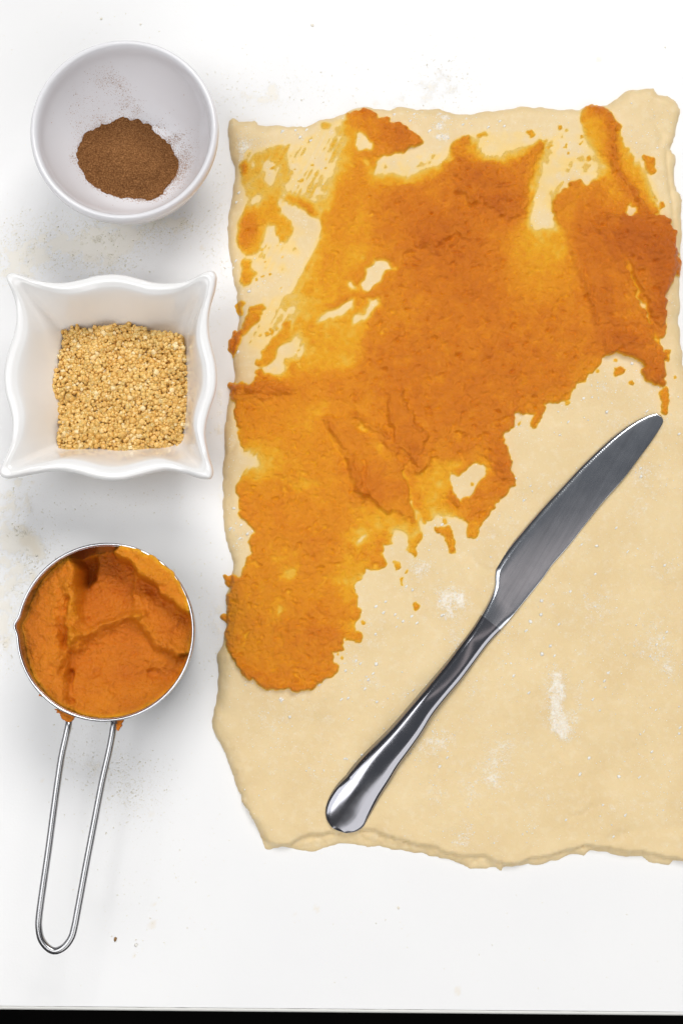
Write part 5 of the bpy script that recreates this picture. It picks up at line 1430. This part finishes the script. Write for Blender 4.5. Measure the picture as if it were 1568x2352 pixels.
# smears of puree caught where the handle meets the cup
def smear(name, k, pts, z0, h, label, seed):
    P = wpts(k, pts, z0)
    st_ = 0.0003
    ax_ = np.arange(P[:, 0].min() - .0015, P[:, 0].max() + .0015, st_); ay_ = np.arange(P[:, 1].min() - .0015, P[:, 1].max() + .0015, st_)
    X_, Y_ = np.meshgrid(ax_, ay_)
    nn = [noise(X_.shape, 6, seed + q) * 0.00025 for q in range(2)]
    d_ = seg_dist(X_ + nn[0], Y_ + nn[1], P, True) * np.where(inside(X_ + nn[0], Y_ + nn[1], P), 1, -1)
    up_ = h * quarter(d_, 0.0025) * (1 + 0.12 * noise(X_.shape, 7, seed + 5)) + 0.00008 * noise(X_.shape, 3, seed + 6)
    Zt = z0 + np.where(d_ > 0, up_, d_)
    Zb = z0 - np.where(d_ > 0, h * 1.3 * quarter(d_, .0025), -d_)
    cl2 = (d_[:-1, :-1] > 0) & (d_[1:, 1:] > 0) & (d_[1:, :-1] > 0) & (d_[:-1, 1:] > 0)
    m1 = grid_mesh(name, X_, Y_, Zt, cl2, {'film': np.full(X_.shape, .66)})
    m2 = grid_mesh('tmp', X_, Y_, Zb, cl2, {'film': np.full(X_.shape, .66)})
    bm = bmesh.new(); bm.from_mesh(m1); bm.from_mesh(m2)
    bmesh.ops.remove_doubles(bm, verts=bm.verts, dist=0.0004 * 0.3)
    bmesh.ops.recalc_face_normals(bm, faces=bm.faces)
    bm.to_mesh(m1); bm.free(); bpy.data.meshes.remove(m2)
    return tag(link(name, m1, MT['pumpkin']), label, 'pumpkin puree', 'pumpkin smeared outside the measuring cup')


smear('pumpkin_smear', 'R', [(345, 1300), (400, 1325), (478, 1355), (470, 1385), (440, 1395), (405, 1385), (375, 1350), (350, 1330)], 0.046, 0.0016, 'orange pumpkin smear under the cup rim at the left handle wire', 131)
smear('pumpkin_smear', 'R', [(715, 1375), (795, 1360), (790, 1385), (765, 1400), (770, 1420), (750, 1435), (738, 1455), (730, 1440), (735, 1400)], 0.046, 0.0015, 'orange pumpkin smear under the cup rim at the right handle wire', 132)
smear('pumpkin_smear', 'R', [(245, 1210), (265, 1215), (275, 1235), (258, 1245), (245, 1232)], 0.047, 0.0009, 'small yellow pumpkin speck on the lower left outside of the cup rim', 133)

# ================================================================== flour and crumbs on the table
def grains_on_table(name, spots, n, seed, s0, mat, label, cat):
    r = np.random.default_rng(seed)
    out = []
    tot = sum(s_[-1] for s_ in spots)
    for c, rx, ry, a, w in spots:
        m = int(n * w / tot)
        g = r.standard_normal((m, 2)) * np.array([rx, ry]) * 0.65
        ca, sa = math.cos(a), math.sin(a)
        d = np.stack([g[:, 0] * ca - g[:, 1] * sa, g[:, 0] * sa + g[:, 1] * ca], -1)
        q = np.array(c) + d
        out.append(at(q[:, 0], q[:, 1], 0))
    P = np.vstack(out)
    P = P[(P[:, 1] > y_front(P[:, 0]) + .001)]
    sd = bilinear(d_out, gx, gy, P[:, 0], P[:, 1])
    inb = (P[:, 0] > gx[0]) & (P[:, 0] < gx[-1]) & (P[:, 1] > gy[0]) & (P[:, 1] < gy[-1])
    P = P[~(inb & (sd > -0.0005))]
    # nothing inside the feet of the vessels
    P = P[np.hypot(P[:, 0] - bc[0], P[:, 1] - bc[1]) > BR * .52]
    P = P[np.hypot(P[:, 0] - cc[0], P[:, 1] - cc[1]) > CRD * .92]
    P = P[(np.abs(P[:, 0] - scn[0]) > half * .66) | (np.abs(P[:, 1] - scn[1]) > half * .66)]
    s = r.lognormal(math.log(s0), 0.45, len(P)).clip(s0 * .5, s0 * 3.2)
    me = scatter_mesh(name, np.column_stack([P, s * 0.12]), s, OCT_V, OCT_F, seed + 1, .3, .34)
    return tag(link(name, me, mat, smooth_shade=False), label, cat, None, 'stuff')


grains_on_table('table_flour', [((130, 560), 120, 55, .1, 9), ((240, 570), 50, 50, -.4, 9), ((330, 530), 90, 35, -.2, 6), ((40, 600), 70, 50, 0, 3), ((15, 1200), 50, 140, .2, 2), ((70, 1290), 50, 80, .3, 3), ((15, 1420), 40, 110, 0, 2), ((500, 540), 30, 160, 0, 2), ((620, 215), 220, 60, 0, 2), ((1010, 190), 80, 60, 0, 1.5),
                                ((240, 1760), 110, 60, .4, 2), ((300, 1820), 60, 60, .5, 1.5), ((310, 2000), 160, 220, 0, 1), ((470, 1430), 40, 130, 0, 1), ((300, 120), 400, 100, 0, .4), ((1000, 2150), 500, 120, 0, .3), ((300, 1160), 200, 40, 0, .6)],
                20000, 141, 0.00016, MT['table_flour'], 'white flour dust scattered on the table around the bowls', 'flour')
grains_on_table('table_crumbs', [((500, 200), 600, 160, 0, 1.5), ((30, 1200), 60, 200, 0, 1), ((300, 1700), 250, 300, 0, 1), ((900, 2120), 700, 150, 0, 1), ((500, 900), 30, 500, 0, 1), ((250, 60), 300, 50, 0, .5), ((200, 620), 250, 20, 0, .6)], 170, 151, 0.00022, MT['crumb'],
                'tiny dry dough crumbs scattered over the white table', 'crumbs')

grains_on_table('flour_clumps', [((245, 560), 34, 40, -.5, 5), ((215, 545), 40, 24, -.5, 2), ((330, 535), 50, 18, -.4, 2), ((90, 560), 60, 30, .1, 1.5), ((430, 515), 22, 14, 0, 1), ((70, 1285), 16, 34, .1, 1.2), ((50, 1225), 30, 12, .4, 1)], 1500, 161, 0.00024, MT['table_flour'],
                'small beige clumps of flour on the table below the round bowl', 'flour')

CRUMBS = [((233, 42), 0.0009, 'crumb', 'pale dough crumb on the table above the round bowl'), ((717, 58), 0.0008, 'crumb', 'pale dough crumb alone on the table near the top centre'), ((265, 2158), 0.0010, 'brown', 'brown crumb on the table right of the wire handle loop'),
          ((268, 2127), 0.0, 'crumb', ''), ((1527, 108), 0.0006, 'crumb', 'pale crumb on the table near the top right corner'), ((915, 2087), 0.0009, 'crumb', 'flat pale crumb on the table below the butt of the knife'), ((313, 2172), 0.0007, 'flour', 'white sliver crumb on the table beside the brown crumb')]
for (u, v), s_, mt, lb in CRUMBS:  # each lies by itself
    if s_ <= 0:
        continue
    p = at(u, v, 0)
    me = scatter_mesh('crumb', np.zeros((1, 3)), np.array([s_]), ICO_V, ICO_F, int(u), .35, .45, True, .4)
    o = link('crumb', me, MT[mt], smooth_shade=False)
    o.location = (p[0], p[1], s_ * .2)
    tag(o, lb, 'crumb', 'single crumbs on the table')
